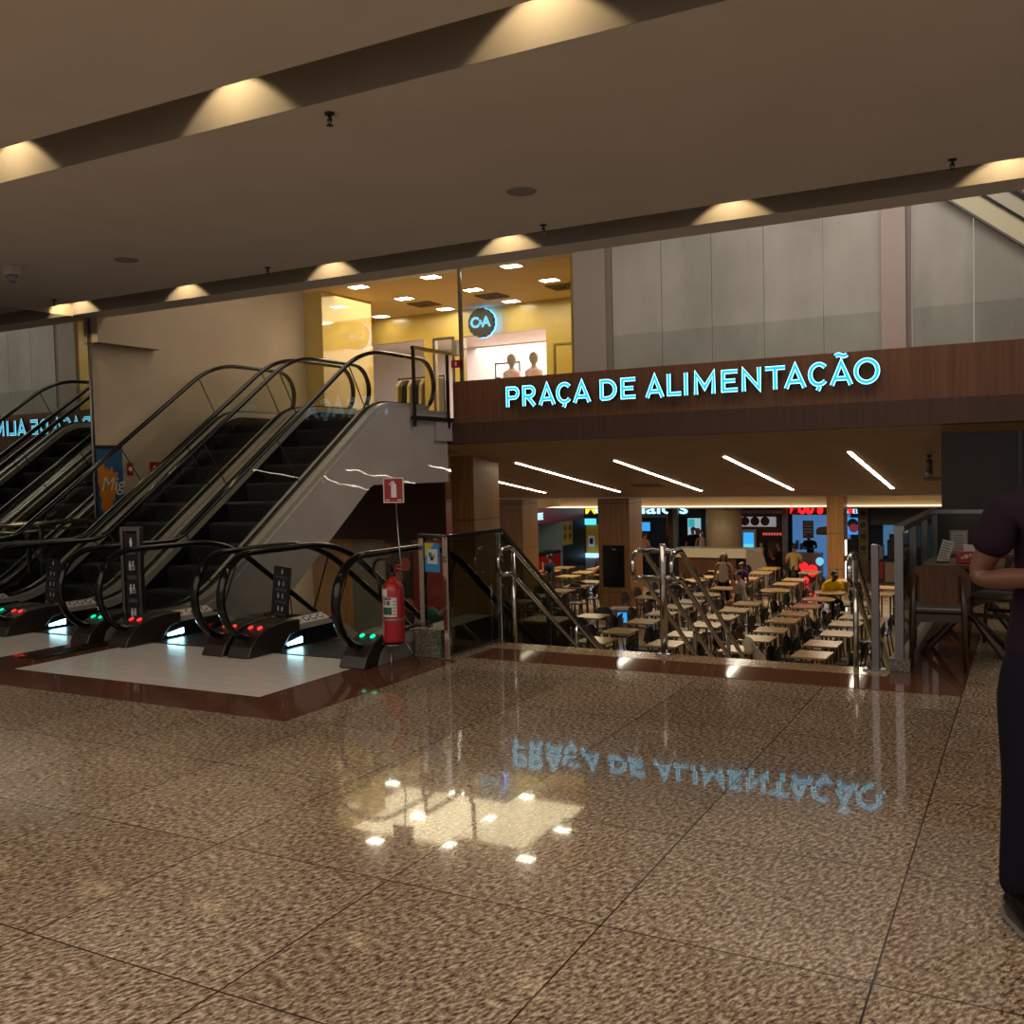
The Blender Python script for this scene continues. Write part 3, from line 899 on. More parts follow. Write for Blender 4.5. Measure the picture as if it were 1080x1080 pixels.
def escalator(name, label, xL, xR, up, eyes, sides, group=None):
    t = thing(name, label, 'escalator', (0, 0, 0), 0, group)
    if up:
        k1, k2, rise = 8.04, 11.50, 2.43
        base = fillet([(6.63, 0), (k1, 0), (k2, rise), (12.67, rise)], [1.5, 0.7])
    else:
        k1, k2, rise = 7.63, 10.63, -2.04
        base = fillet([(6.63, 0), (k1, 0), (k2, rise), (11.9, rise)], [0.6, 1.5])
    base = resample(base, 0.12)
    nr = normals(base)

    def off(d, i):
        return (base[i][0] + nr[i].x * d, base[i][1] + nr[i].y * d)
    N = len(base)
    yE, zE = base[-1]
    R = 0.385
    for s, x in ((-1, xL), (1, xR)):
        # moving handrail: loop at the foot, run, loop at the head
        loop = [(6.90, 0.15)] + [(6.63 + R * math.cos(math.radians(a)), 0.545 + R * math.sin(math.radians(a))) for a in range(282, 84, -12)]
        run = [off(0.93, i) for i in range(1, N - 1)]
        head = [(yE + R * math.cos(math.radians(a)), zE + 0.545 + R * math.sin(math.radians(a))) for a in range(90, -100, -12)] + [(yE - 0.25, zE + 0.15)]
        path = [(x, y, z) for y, z in loop + run + head]
        MB().tube(path, 0.042, 10, rb=0.03).build('handrail', rubber, t)
        # glass balustrade in panels
        top = [off(0.905, i) for i in range(N)]
        bot = [off(0.20, i) for i in range(N)]
        cuts = [0, int(N * .24), int(N * .5), int(N * .76), N - 1]
        for a, b_ in zip(cuts[:-1], cuts[1:]):
            tt, bb_ = top[a:b_ + 1], bot[a:b_ + 1]
            if a == 0:
                ea = [(6.63 - 0.36 * math.sin(q), 0.545 + 0.36 * math.cos(q)) for q in [PI / 2 - PI / 2 * j / 6 for j in range(6)]]
                eb = [(6.63 - 0.36 * math.sin(q), max(0.20, 0.545 - 0.36 * math.cos(q))) for q in [PI / 2 - PI / 2 * j / 6 for j in range(6)]]
                tt = ea + tt; bb_ = eb + bb_
            if b_ == N - 1:
                ea = [(yE + 0.36 * math.sin(q), zE + 0.545 + 0.36 * math.cos(q)) for q in [PI / 2 * j / 6 for j in range(1, 7)]]
                eb = [(yE + 0.36 * math.sin(q), zE + max(0.20, 0.545 - 0.36 * math.cos(q))) for q in [PI / 2 * j / 6 for j in range(1, 7)]]
                tt = tt + ea; bb_ = bb_ + eb
            g = MB().strip(tt, bb_, 'x', x - 0.005, x + 0.005).build('glass_panel', glass, t)
            if b_ != N - 1:
                p, q = Vector(top[b_]), Vector(bot[b_])
                MB().strip([tuple(p), (p.x + 0.012, p.y)], [tuple(q), (q.x + 0.012, q.y)], 'x', x - 0.007, x + 0.007).build('glass_joint', mat('joint_dark', '#23241f', 0.5), t)
        # decking below the glass
        dk = [i for i in range(N) if base[i][0] > 6.9 and base[i][0] < yE + 0.01]
        xo, xi = x + s * 0.15, x - s * 0.11
        MB().strip([off(0.21, i) for i in dk], [off(0.13, i) for i in dk], 'x', min(xo, xi), max(xo, xi)).build('deck', deck_m, t)
        for e_, nm in ((0.02, 'deck_bead'), (-0.02, 'deck_bead')):
            MB().strip([off(0.235, i) for i in dk], [off(0.205, i) for i in dk], 'x', x + e_ - 0.006, x + e_ + 0.006).build(nm, black, t)
        # dark inner skirt beside the steps
        MB().strip([off(0.13, i) for i in dk], [off(-0.30, i) for i in dk], 'x', min(xi, xi + s * 0.03), max(xi, xi + s * 0.03)).build('skirt', dark_skirt, t)
        # newel base
        pr = [(6.42, 0.005), (6.47, 0.10), (6.56, 0.19), (6.70, 0.25), (6.92, 0.275), (7.12, 0.262), (7.12, 0.16), (6.98, 0.13), (6.86, 0.005)]
        nb = MB().prism(pr, 'x', x - 0.13, x + 0.13).build('newel_base', newel_m, t, 0.012)
        MB().prism([(6.86, 0.005), (6.98, 0.13), (7.14, 0.16), (7.7, 0.16), (7.7, 0.005)], 'x', x - 0.115, x + 0.115).build('newel_side', dark_skirt if s < 0 else deck_m, t)
        for dx in (-0.055, 0.055):
            MB().lathe([(0.023, 0), (0.020, 0.008)], (0, 0, 0), 14).xform(Matrix.Translation((x + dx, 6.66, 0.241)) @ Matrix.Rotation(math.radians(24), 4, 'X') @ Matrix.Diagonal((1, 1.2, 1, 1))).build('indicator_light', eyes[s], t)
        if s > 0:
            MB().prism([(6.62, 0.006), (6.66, 0.10), (6.76, 0.18), (6.92, 0.225), (7.16, 0.235), (7.7, 0.235), (7.7, 0.006)], 'x', x + 0.131, x + 0.137).build('side_panel', mat('newel_grey', '#87817a', 0.35, 0.3), t)
        if s < 0:
            MB().prism([(6.95, 0.04), (6.95, 0.062), (7.15, 0.092), (7.15, 0.04)], 'x', x + 0.115, x + 0.125).build('comb_light', e_comb, t)
        # sticker plate with round pictograms on the left deck
        if s < 0:
            st = MB().prism([(x + 0.005, 0.262), (x + 0.108, 0.216), (x + 0.108, 0.205), (x + 0.005, 0.205)], 'y', 7.12, 7.58).build('sticker', mat('sticker_white', '#b7aca8', 0.5), t)
            Tm = Matrix.Translation((x + 0.0565, 0, 0.2395)) @ Matrix.Rotation(math.atan2(0.046, 0.103), 4, 'Y')
            for k in range(3):
                MB().lathe([(0.040, 0.0), (0.040, 0.002)], (0, 7.29 + 0.105 * k, 0), 16).xform(Tm).build('pictogram', navy, st)
                MB().lathe([(0.022, 0.002), (0.022, 0.003)], (0, 7.29 + 0.105 * k, 0), 12).xform(Tm).build('pictogram', whitep, st)
            MB().lathe([(0.032, 0.0), (0.032, 0.002)], (0, 7.175, 0), 16).xform(Tm).build('pictogram', mat('pictogram_red', '#8d5148', 0.6), st)
        # outer cladding
        if s in sides:
            if up:
                low = fillet([(7.4, -0.02), (9.15, 0.0), (11.12, 1.46), (13.19, 1.46)], [0.05, 0.1])
                ys = [7.15 + 0.1 * k for k in range(61)]
            else:
                low = [(7.15, -0.1), (7.63, -0.55), (10.3, -2.03), (11.9, -2.03)]
                ys = [7.15 + 0.1 * k for k in range(48)]

            def interp(pl, y):
                for (a, za), (b_, zb) in zip(pl[:-1], pl[1:]):
                    if a <= y <= b_:
                        return za + (zb - za) * (y - a) / max(1e-6, b_ - a)
                return pl[0][1] if y < pl[0][0] else pl[-1][1]
            tp = [off(0.135, i) for i in dk]
            A = [(y, interp(tp, y)) for y in ys]; B = [(y, min(interp(low, y), interp(tp, y) - 0.01)) for y in ys]
            MB().strip(A, B, 'x', min(xo, xo + s * 0.02), max(xo, xo + s * 0.02)).build('side_cladding', white_clad if up else deck_m, t)
    # steps
    run = 0.355 if up else 0.372
    n0 = 7.55
    nst = 14 if up else 10
    slope = rise / (k2 - k1)
    xa, xb = xL + 0.115, xR - 0.115
    for k in range(nst):
        y = n0 + run * k
        def zz(yv):
            return max(0, min(rise, slope * (yv - k1))) if up else min(0, max(rise, slope * (yv - k1)))
        z = zz(y + run * 0.5) if up else zz(y + run * 0.5)
        hgt = 0.30
        mb = MB()
        mb.prism([(y, z), (y + run, z), (y + run, z - 0.03), (y + 0.02, z - 0.03), (y + 0.05, z - hgt), (y + 0.03, z - hgt), (y - 0.004, z - 0.03)] if up else
                 [(y, z), (y + run, z), (y + run - 0.03, z - hgt), (y + run - 0.05, z - hgt), (y + run - 0.02, z - 0.03), (y, z - 0.03)], 'x', xa, xb)
        mb.build('step', step_m, t)
    # floor plates and truss body
    MB().box(xL + 0.13, xR - 0.13, 6.75, 7.56, 0.004, 0.010).build('floor_plate', mat('comb_plate', '#34332f', 0.35, 0.7), t)
    tr_ = MB()
    i0 = [i for i in range(N) if base[i][0] > 7.5]
    tr_.strip([off(-0.34, i) for i in i0], [off(-0.40, i) for i in i0], 'x', xL - 0.1, xR + 0.1)
    tr_.build('truss', black, t)
    return t


escalator('escalator', 'escalator going up along the mirror wall, leftmost of the four', -11.15, -9.90, True, {-1: e_red, 1: e_green}, (-1,))
escalator('escalator', 'escalator going up with pale side cladding, right one of the rising pair', -9.58, -8.33, True, {-1: e_red, 1: e_green}, (1,))
escalator('escalator', 'escalator going down, left one of the descending pair', -7.78, -6.54, False, {-1: e_red, 1: e_red}, ())
escalator('escalator', 'escalator going down beside the fire extinguisher, rightmost of the four', -6.23, -4.98, False, {-1: e_red, 1: e_green}, (1,))

gr = MB()
for k in range(14):
    gr.box(-8.19, -7.98, 5.72 + k * 0.065, 5.755 + k * 0.065, 0.006, 0.014)
gr.box(-8.20, -8.185, 5.70, 6.62, 0.006, 0.016); gr.box(-7.985, -7.97, 5.70, 6.62, 0.006, 0.016)
tag(gr.build('drain_grate', mat('grate_dark', '#1b1815', 0.4, 0.6)), 'dark metal drain grate set in the red granite strip between escalators', 'grate')


def notice(name, label, cat, x, y, z0, h, w, lean, frame, group=None):
    t = thing(name, label, cat, (x, y, z0), 0.12, group)
    R_ = Matrix.Rotation(lean, 4, 'Y')
    if frame:
        f = MB()
        f.box(-w / 2, -w / 2 + 0.035, -0.03, 0.03, 0, h).box(w / 2 - 0.035, w / 2, -0.03, 0.03, 0, h).box(-w / 2 + 0.035, w / 2 - 0.035, -0.03, 0.03, h - 0.045, h)
        f.box(-w / 2, w / 2, -0.05, 0.05, 0, 0.02)
        f.build('frame', steel, t, 0.004)
        w2, b0, b1 = w - 0.09, 0.08, h - 0.07
    else:
        MB().box(-w / 2 + 0.01, -w / 2 + 0.05, -0.02, 0.02, -0.02, 0.03).xform(R_).build('foot', mat('amber_foot', '#9a6a2c', 0.5), t)
        MB().box(w / 2 - 0.05, w / 2 - 0.01, -0.02, 0.02, -0.02, 0.03).xform(R_).build('foot', mat('amber_foot', '#9a6a2c', 0.5), t)
        MB().tube([(w / 2 + 0.02, 0.05, 0.0), (w / 2 - 0.02, 0.03, h * 0.92)], 0.006, 6).build('stay', steel, t)
        w2, b0, b1 = w, 0.02, h
    bd = MB().box(-w2 / 2, w2 / 2, -0.012, 0.0, b0, b1).xform(R_).build('board', navy, t)
    # rows: white pictogram figures over thin lines of print
    H = b1 - b0
    pic = MB()
    fy = -0.0135

    def disc(cx, cz, r):
        pic.lathe([(r, 0), (r, 0.001)], (cx, fy, cz), 10, axis='y', smooth=False)
    for row, c in enumerate((0.90, 0.66, 0.42, 0.17)):
        z = b0 + H * c
        u = w2
        for q in ((0.0,) if row == 0 else (-0.14 * u / 0.16, 0.12 * u / 0.16) if row != 3 else (-0.10 * u / 0.16, 0.14 * u / 0.16)):
            q *= 0.16
            disc(q, z + 0.045 * H, 0.012 * H)
            if row in (1, 2) and q > 0:
                pic.box(q - 0.012 * H, q + 0.008 * H, fy, fy + 0.001, z - 0.0, z + 0.03 * H)
                for k in range(12):
                    a0, a1 = 2 * PI * k / 12, 2 * PI * (k + 1) / 12
                    r = 0.022 * H
                    pic.add([(q + r * math.cos(a0), fy, z - 0.015 * H + r * math.sin(a0)), (q + r * math.cos(a1), fy, z - 0.015 * H + r * math.sin(a1)), (q + 0.7 * r * math.cos(a1), fy, z - 0.015 * H + 0.7 * r * math.sin(a1)), (q + 0.7 * r * math.cos(a0), fy, z - 0.015 * H + 0.7 * r * math.sin(a0))], [(0, 1, 2, 3)])
            else:
                pic.box(q - 0.016 * H, q + 0.016 * H, fy, fy + 0.001, z - 0.005 * H, z + 0.030 * H)
                pic.box(q - 0.012 * H, q - 0.002 * H, fy, fy + 0.001, z - 0.042 * H, z - 0.005 * H)
                pic.box(q + 0.002 * H, q + 0.012 * H, fy, fy + 0.001, z - 0.042 * H, z - 0.005 * H)
    pic.xform(R_).build('pictogram', whitep, bd)
    ln = MB()
    for c in (0.80, 0.785, 0.56, 0.545, 0.53, 0.32, 0.305, 0.29, 0.07, 0.055):
        ln.box(-w2 * 0.33, w2 * 0.33, fy, fy + 0.001, b0 + H * c, b0 + H * c + 0.005 * H)
    ln.xform(R_).build('print_lines', mat('print_grey', '#6f7280', 0.5), bd)
    return t


notice('totem_sign', 'steel framed navy notice with white pictograms standing between two escalators', 'sign', -8.07, 6.9, 0.006, 1.13, 0.25, 0.0, True)
notice('notice_board', 'leaning navy notice board with white pictograms beside the rightmost escalator', 'sign', -6.385, 7.16, 0.24, 0.51, 0.19, 0.12, False, 'leaning notice boards')
notice('notice_board', 'leaning navy notice board with white pictograms at the far left escalator', 'sign', -9.74, 7.2, 0.24, 0.51, 0.19, 0.12, False, 'leaning notice boards')

# ------------------------------------------------------------------ fire extinguisher on its stand
t = thing('fire_extinguisher', 'red fire extinguisher on a floor stand beside the granite kerb', 'extinguisher', (-4.72, 6.68, 0.199), 0.25)
t.scale = (0.92, 0.92, 0.84)
MB().lathe([(0.05, 0.0), (0.098, 0.01), (0.10, 0.03), (0.10, 0.52), (0.092, 0.56), (0.07, 0.60), (0.035, 0.625), (0.03, 0.66)], n=28).build('cylinder', redpaint, t)
v = MB().lathe([(0.026, 0.655), (0.03, 0.67), (0.03, 0.70), (0.015, 0.71)], n=14)
v.build('valve', mat('valve_dark', '#2a2220', 0.4, 0.6), t)
h_ = MB().tube([(0, 0, 0.70), (0.04, -0.02, 0.74), (0.12, -0.05, 0.73)], 0.010, 8).tube([(0, 0, 0.71), (0.05, -0.02, 0.77), (0.14, -0.05, 0.78)], 0.010, 8)
h_.build('handle', redpaint, t)
hs = [(0.0, 0.0, 0.69)] + [(-0.085 + 0.085 * math.cos(a), -0.03, 0.74 + 0.10 * math.sin(a)) for a in [math.radians(d) for d in range(10, 250, 16)]] + [(-0.11, -0.04, 0.58), (-0.112, -0.03, 0.45)]
MB().tube(hs, 0.016, 8).build('hose', rubber, t)


def wrap(a0, a1, z0, z1, r, m, nm, par):
    n = 10
    top = [(r * math.cos(a0 + (a1 - a0) * k / n), r * math.sin(a0 + (a1 - a0) * k / n)) for k in range(n + 1)]
    vs = [(x, y, z0) for x, y in top] + [(x, y, z1) for x, y in top]
    fs = [(k, k + 1, n + 2 + k, n + 1 + k) for k in range(n)]
    return MB().add(vs, fs, 0, True).build(nm, m, par)


lab_m = mat('label_white', '#b8b8b6', 0.5)
lb = wrap(-2.3, -0.9, 0.27, 0.46, 0.1012, lab_m, 'label', t)
wrap(-2.25, -1.35, 0.29, 0.365, 0.1018, mat('label_green', '#17463c', 0.5), 'label_block', lb)
wrap(-2.2, -1.95, 0.385, 0.43, 0.1018, mat('label_red', '#a8473f', 0.5), 'label_block', lb)
wrap(-1.85, -1.5, 0.385, 0.43, 0.1018, mat('label_blue', '#35508c', 0.5), 'label_block', lb)
wrap(-2.2, -1.4, 0.438, 0.455, 0.1018, mat('label_dark', '#2a3330', 0.5), 'label_block', lb)
for k in range(5):
    wrap(-1.28, -0.96, 0.29 + 0.032 * k, 0.30 + 0.032 * k, 0.1018, mat('label_grey', '#6c6f70', 0.5), 'label_block', lb)
lb2 = wrap(-2.5, -1.75, 0.47, 0.545, 0.1012, lab_m, 'label', t)
MB().lathe([(0.101, 0.225), (0.103, 0.23), (0.103, 0.245), (0.101, 0.25)], n=28).build('strap', mat('strap_steel', '#7e7a74', 0.4, 0.8), t)
s_ = thing('extinguisher_stand', 'thin metal stand with a tall pole and a red extinguisher sign on top', 'stand', (-4.72, 6.68, 0.005), 0.12)
s_.scale = (0.92, 0.92, 0.92)
f = MB()
f.lathe([(0.11, 0.195), (0.11, 0.208)], n=24)
f.build('ring', steel, s_)
MB().tube([(0.02, -0.10, 0.20), (0.07, -0.19, 0.0)], 0.007, 6).build('leg', steel, s_)
MB().tube([(-0.08, 0.05, 0.20), (-0.09, 0.13, 0.0)], 0.007, 6).build('leg', steel, s_)
MB().tube([(0.09, 0.06, 0.20), (0.16, 0.16, 0.0)], 0.007, 6).build('leg', steel, s_)
MB().tube([(0.035, 0.112, 0.20), (0.03, 0.112, 0.9), (-0.01, 0.10, 1.68)], 0.007, 8).build('pole', steel, s_)
sg = MB().box(-0.115, 0.095, 0.085, 0.092, 1.475, 1.705).build('sign_plate', mat('sign_border', '#c9b8b4', 0.5), s_)
MB().box(-0.103, 0.083, 0.083, 0.0855, 1.487, 1.693).build('sign_face', redpaint, sg)
ic = MB()
ic.box(-0.032, 0.022, 0.0815, 0.0835, 1.525, 1.635)
ic.prism([(-0.032, 1.635), (-0.02, 1.655), (0.01, 1.655), (0.022, 1.635)], 'y', 0.0815, 0.0835)
ic.box(-0.012, 0.002, 0.0815, 0.0835, 1.655, 1.667)
ic.prism([(0.0, 1.673), (0.0, 1.665), (-0.035, 1.665), (-0.055, 1.640), (-0.047, 1.636), (-0.032, 1.671)], 'y', 0.0815, 0.0835)
ic.build('pictogram', whitep, sg)
MB().box(-0.09, -0.05, 0.0815, 0.0835, 1.497, 1.505).box(0.03, 0.07, 0.0815, 0.0835, 1.497, 1.505).build('print_lines', whitep, sg)

# ------------------------------------------------------------------ stair, guards, handrails
rise_, tread = 0.17, 0.262
st = MB()
for k in range(11):
    z1 = -rise_ * (k + 1)
    st.box(-4.45, -0.99, 7.97 + tread * k, 7.97 + tread * (k + 1), -2.039, z1)
struct(st.build('floor_stairs', beige_st))
ss = -rise_ / tread


def slope_pts(x, z, y1=10.9, y0=7.97):
    return [(x, y0, z), (x, y1, z + ss * (y1 - y0))]


kb = MB()
kb.prism([(7.09, 0.005), (7.09, 0.25), (8.0, 0.25), (11.0, 0.25 + ss * 3.0), (11.0, -2.03), (7.95, -2.03), (7.95, -0.26), (7.72, -0.26), (7.72, 0.005)], 'x', -4.795, -4.52)
tag(kb.build('granite_kerb', stone_m), 'grey granite kerb between the stair and the escalator', 'kerb')
t = thing('stair_guard', 'steel and glass guard left of the stair, turning the corner at the kerb', 'railing')
MB().box(-4.785, -4.735, 7.175, 7.225, 0.25, 1.06).build('post', chrome, t, 0.004)
MB().box(-4.79, -4.70, 7.15, 7.25, 0.25, 0.275).build('post_foot', chrome, t)
MB().box(-4.445, -4.395, 7.025, 7.075, 0.006, 1.06).build('post', chrome, t, 0.004)
MB().box(-4.445, -4.395, 7.955, 8.005, 0.01, 1.06).build('post', chrome, t, 0.004)
tr1 = MB()
tr1.prism([(-4.79, 7.17), (-4.40, 7.02), (-4.39, 7.07), (-4.78, 7.225)], 'z', 1.035, 1.075)
tr1.box(-4.45, -4.39, 7.07, 8.0, 1.035, 1.075)
tr1.strip([(8.0, 1.075), (10.9, 1.075 + ss * 2.9)], [(8.0, 1.02), (10.9, 1.02 + ss * 2.9)], 'x', -4.45, -4.39)
tr1.build('top_rail', chrome, t)
MB().box(-4.425, -4.415, 7.08, 7.95, 0.05, 1.03).build('glass_panel', glass_dk, t)
MB().strip([(8.03, 0.99), (10.8, 0.99 + ss * 2.77)], [(8.03, 0.06), (10.8, 0.06 + ss * 2.77)], 'x', -4.425, -4.415).build('glass_panel', glass_dk, t)
MB().prism([(-4.73, 7.165), (-4.45, 7.07), (-4.447, 7.078), (-4.727, 7.175)], 'z', 0.30, 1.03).build('glass_panel', glass, t)
for yy in (9.0, 10.0, 10.85):
    z = ss * (yy - 7.97)
    MB().box(-4.44, -4.40, yy - 0.02, yy + 0.02, z - 0.1, z + 1.04).build('post', steel, t)
st_ = thing('guard_sticker', 'blue and yellow notice with a small colour logo stuck on the guard glass', 'sticker')
Rm_ = Matrix.Translation((-4.59, 7.11, 0.0)) @ Matrix.Rotation(math.atan2(-0.115, 0.35), 4, 'Z')
bd = MB().box(-0.10, 0.10, -0.012, -0.008, 0.75, 1.0).xform(Rm_).build('sheet', mat('sticker_blue', '#2f7fb4', 0.5), st_)
MB().prism([(-0.10, 0.87), (-0.10, 1.0), (0.03, 1.0)], 'y', -0.0135, -0.012).xform(Rm_).build('corner', mat('sticker_yellow', '#b7a13a', 0.5), bd)
MB().box(-0.065, 0.075, -0.015, -0.0135, 0.82, 0.95).xform(Rm_).build('card', mat('sticker_pale', '#b6bcc4', 0.5), bd)
MB().box(-0.04, 0.0, -0.0165, -0.015, 0.88, 0.92).xform(Rm_).build('logo', mat('logo_green', '#1e6a50', 0.5), bd)
MB().box(-0.005, 0.045, -0.0168, -0.0165, 0.87, 0.905).xform(Rm_).build('logo', mat('logo_gold', '#a8963a', 0.5), bd)
MB().box(-0.02, 0.02, -0.0172, -0.0169, 0.85, 0.885).xform(Rm_).build('logo', mat('logo_navy', '#232a4c', 0.5), bd)


def stair_rail(x, name, lab, post=True, bend=0.0, tube_r=0.022):
    """two tubes down the stair that loop back on themselves at the top"""
    t = thing(name, lab, 'handrail', group='double handrails of the stair')
    path = [(x + bend, 7.80, 0.66), (x + bend, 7.74, 0.74), (x + bend, 7.74, 0.82), (x + bend, 7.80, 0.89), (x, 7.98, 0.90)] + [(x, 7.98 + 0.3 * k, 0.90 + ss * 0.3 * k) for k in range(1, 11)]
    MB().tube(fillet(path, 0.1, 4), tube_r, 10).build('upper_tube', chrome, t)
    path = [(x + bend, 7.80, 0.66), (x, 7.98, 0.655)] + [(x, 7.98 + 0.3 * k, 0.655 + ss * 0.3 * k) for k in range(1, 11)]
    MB().tube(fillet(path, 0.1, 4), tube_r, 10).build('lower_tube', chrome, t)
    for yy in ((8.03, 9.4, 10.8) if post else (9.4, 10.8)):
        z = ss * (yy - 7.97)
        MB().tube([(x, yy, z - 0.16), (x, yy, z + 0.88)], 0.022, 10).build('post', chrome, t)
    return t


stair_rail(-4.30, 'stair_handrail', 'double steel handrail on the left side of the stair by the guard', True)
stair_rail(-3.0, 'stair_handrail', 'double steel handrail left of the middle post of the stair', False)
stair_rail(-2.66, 'stair_handrail', 'double steel handrail right of the middle post of the stair', False)
stair_rail(-1.25, 'stair_handrail', 'double steel handrail on the right side of the stair', True)
t = thing('stair_post', 'round steel middle post at the top of the stair', 'post', (-2.80, 7.93, 0.006))
MB().lathe([(0.032, 0), (0.032, 0.93), (0.02, 0.95)], n=18).build('shaft', chrome, t)
MB().lathe([(0.075, 0.0), (0.075, 0.008), (0.035, 0.02)], n=20).build('foot_plate', chrome, t)
MB().tube([(-0.2, 0.02, 0.88), (0, 0, 0.90), (0.14, 0.02, 0.88)], 0.018, 8).build('bracket', chrome, t)
MB().tube([(-0.2, 0.02, 0.655), (0, 0, 0.66), (0.14, 0.02, 0.655)], 0.018, 8).build('bracket', chrome, t)
t = thing('stair_post', 'flat square steel post at the right top corner of the stair', 'post', (-1.085, 7.90, 0.006))
MB().box(-0.028, 0.028, -0.03, 0.03, 0, 0.97).build('shaft', steel, t, 0.004)
MB().box(-0.09, 0.07, -0.05, 0.05, 0, 0.012).build('foot_plate', steel, t)
t = thing('stair_guard', 'steel and glass guard on a low granite kerb right of the stair', 'railing')
MB().box(-0.99, -0.84, 7.90, 11.0, 0.006, 0.10).build('kerb', stone_m, t)
for yy in (7.97, 8.9, 9.9, 10.95):
    MB().box(-0.95, -0.89, yy - 0.03, yy + 0.03, 0.10, 1.10).build('post', steel, t)
MB().box(-0.96, -0.88, 7.93, 11.0, 1.07, 1.115).build('top_rail', steel, t)
for a, b_ in ((8.01, 8.86), (8.94, 9.86), (9.94, 10.91)):
    MB().box(-0.925, -0.915, a, b_, 0.15, 1.06).build('glass_panel', glass_dk, t)
t = thing('back_guard', 'dark glass guard with a steel top rail behind the wooden tables', 'railing')
MB().box(-0.9, 3.0, 10.98, 11.05, 1.06, 1.10).build('top_rail', steel, t)
MB().box(-0.9, 3.0, 10.99, 11.03, 0.16, 1.06).build('panel', noisy('smoky_panel', '#1f1b18', '#2c2723', (3, 3, 3), 0.25), t)
MB().box(-0.84, 3.0, 10.93, 11.05, 0.006, 0.16).build('kerb', beige_st, t)
for yy in (0.2, 1.4):
    MB().box(yy, yy + 0.05, 10.95, 10.99, 0.16, 1.06).build('post', steel, t)

# ------------------------------------------------------------------ wood dining furniture on the right
wd = noisy('dining_wood', '#25150d', '#351e12', (6, 6, 40), 0.35)
wd2 = noisy('dining_wood_orange', '#3a200f', '#4e2c15', (40, 6, 6), 0.3)
seat_m = mat('dark_seat', '#2d251f', 0.4)


def wood_chair(label, loc, rz):
    t = thing('dining_chair', label, 'chair', loc, rz, 'wooden dining chairs by the stair guard')
    pts = fillet([(-0.20, 0.0), (-0.235, 0.16), (-0.19, 0.32), (0.19, 0.32), (0.235, 0.16), (0.20, 0.0)], 0.12, 5)
    b_ = MB()
    n = 14
    # curved back panel
    prof = []
    top, bot = [], []
    for k in range(n + 1):
        u = -1 + 2 * k / n
        x = 0.225 * u
        e = (1 - abs(u) ** 6)
        top.append((x, 0.80 - 0.09 * abs(u) ** 5)); bot.append((x, 0.50 + 0.07 * abs(u) ** 4))
    vs = []
    for lst in (top, bot):
        for x, z in lst:
            yb = -0.20 + 0.9 * x * x - (z - 0.5) * 0.12
            vs += [(x, yb, z), (x, yb + 0.018, z)]
    m2 = 2 * (n + 1)
    fs = []
    for k in range(n):
        a0 = 2 * k; a1 = 2 * k + 2
        fs += [(a0, a1, m2 + a1, m2 + a0), (a0 + 1, m2 + a0 + 1, m2 + a1 + 1, a1 + 1), (a0, a0 + 1, a1 + 1, a1), (m2 + a0, m2 + a1, m2 + a1 + 1, m2 + a0 + 1)]
    fs += [(0, m2, m2 + 1, 1), (2 * n, 2 * n + 1, m2 + 2 * n + 1, m2 + 2 * n)]
    MB().add(vs, fs).build('backrest', wd2, t)
    sp = fillet([(-0.20, -0.18), (-0.22, 0.20), (0.22, 0.20), (0.20, -0.18)], 0.06, 4)
    MB().prism(sp, 'z', 0.43, 0.465).build('seat', seat_m, t, 0.012)
    MB().box(-0.18, 0.18, -0.17, -0.14, 0.36, 0.42).box(-0.18, 0.18, 0.14, 0.17, 0.36, 0.42).build('apron', wd, t)
    for x in (-1, 1):
        MB().tube([(x * 0.19, -0.26, 0.0), (x * 0.18, -0.19, 0.44), (x * 0.165, -0.235, 0.72)], [0.017, 0.022, 0.016], 8).build('leg', wd, t)
        MB().tube([(x * 0.19, 0.19, 0.0), (x * 0.18, 0.16, 0.44)], [0.016, 0.022], 8).build('leg', wd, t)
        MB().box(x * 0.18 - 0.012, x * 0.18 + 0.012, -0.18, 0.16, 0.28, 0.31).build('stretcher', wd, t)
    return t


wood_chair('wooden dining chair seen from behind, nearest the stair guard post', (-0.665, 8.24, 0.012), 0.06)
wood_chair('wooden dining chair tucked at the side of the first wooden table', (-0.27, 9.15, 0.012), PI / 2 - 0.3)


def wood_table(label, x, y):
    t = thing('dining_table', label, 'table', (x, y, 0.012), 0, 'wooden dining tables by the stair guard')
    MB().box(-0.30, 0.30, -0.32, 0.32, 0.715, 0.75).build('tabletop', wd2, t, 0.006)
    for s_ in (-1, 1):
        MB().tube([(s_ * 0.30, -0.26, 0.0), (s_ * 0.05, -0.02, 0.30), (0, 0, 0.36)], 0.026, 8).build('leg', wd, t)
        MB().tube([(s_ * 0.30, 0.26, 0.0), (s_ * 0.05, 0.02, 0.30), (0, 0, 0.36)], 0.026, 8).build('leg', wd, t)
    MB().box(-0.04, 0.04, -0.04, 0.04, 0.30, 0.72).build('column', wd, t)
    return t


wood_table('wooden dining table behind the nearest wooden chair', -0.52, 8.95)
wood_table('wooden dining table farther back against the dark guard', -0.45, 10.0)


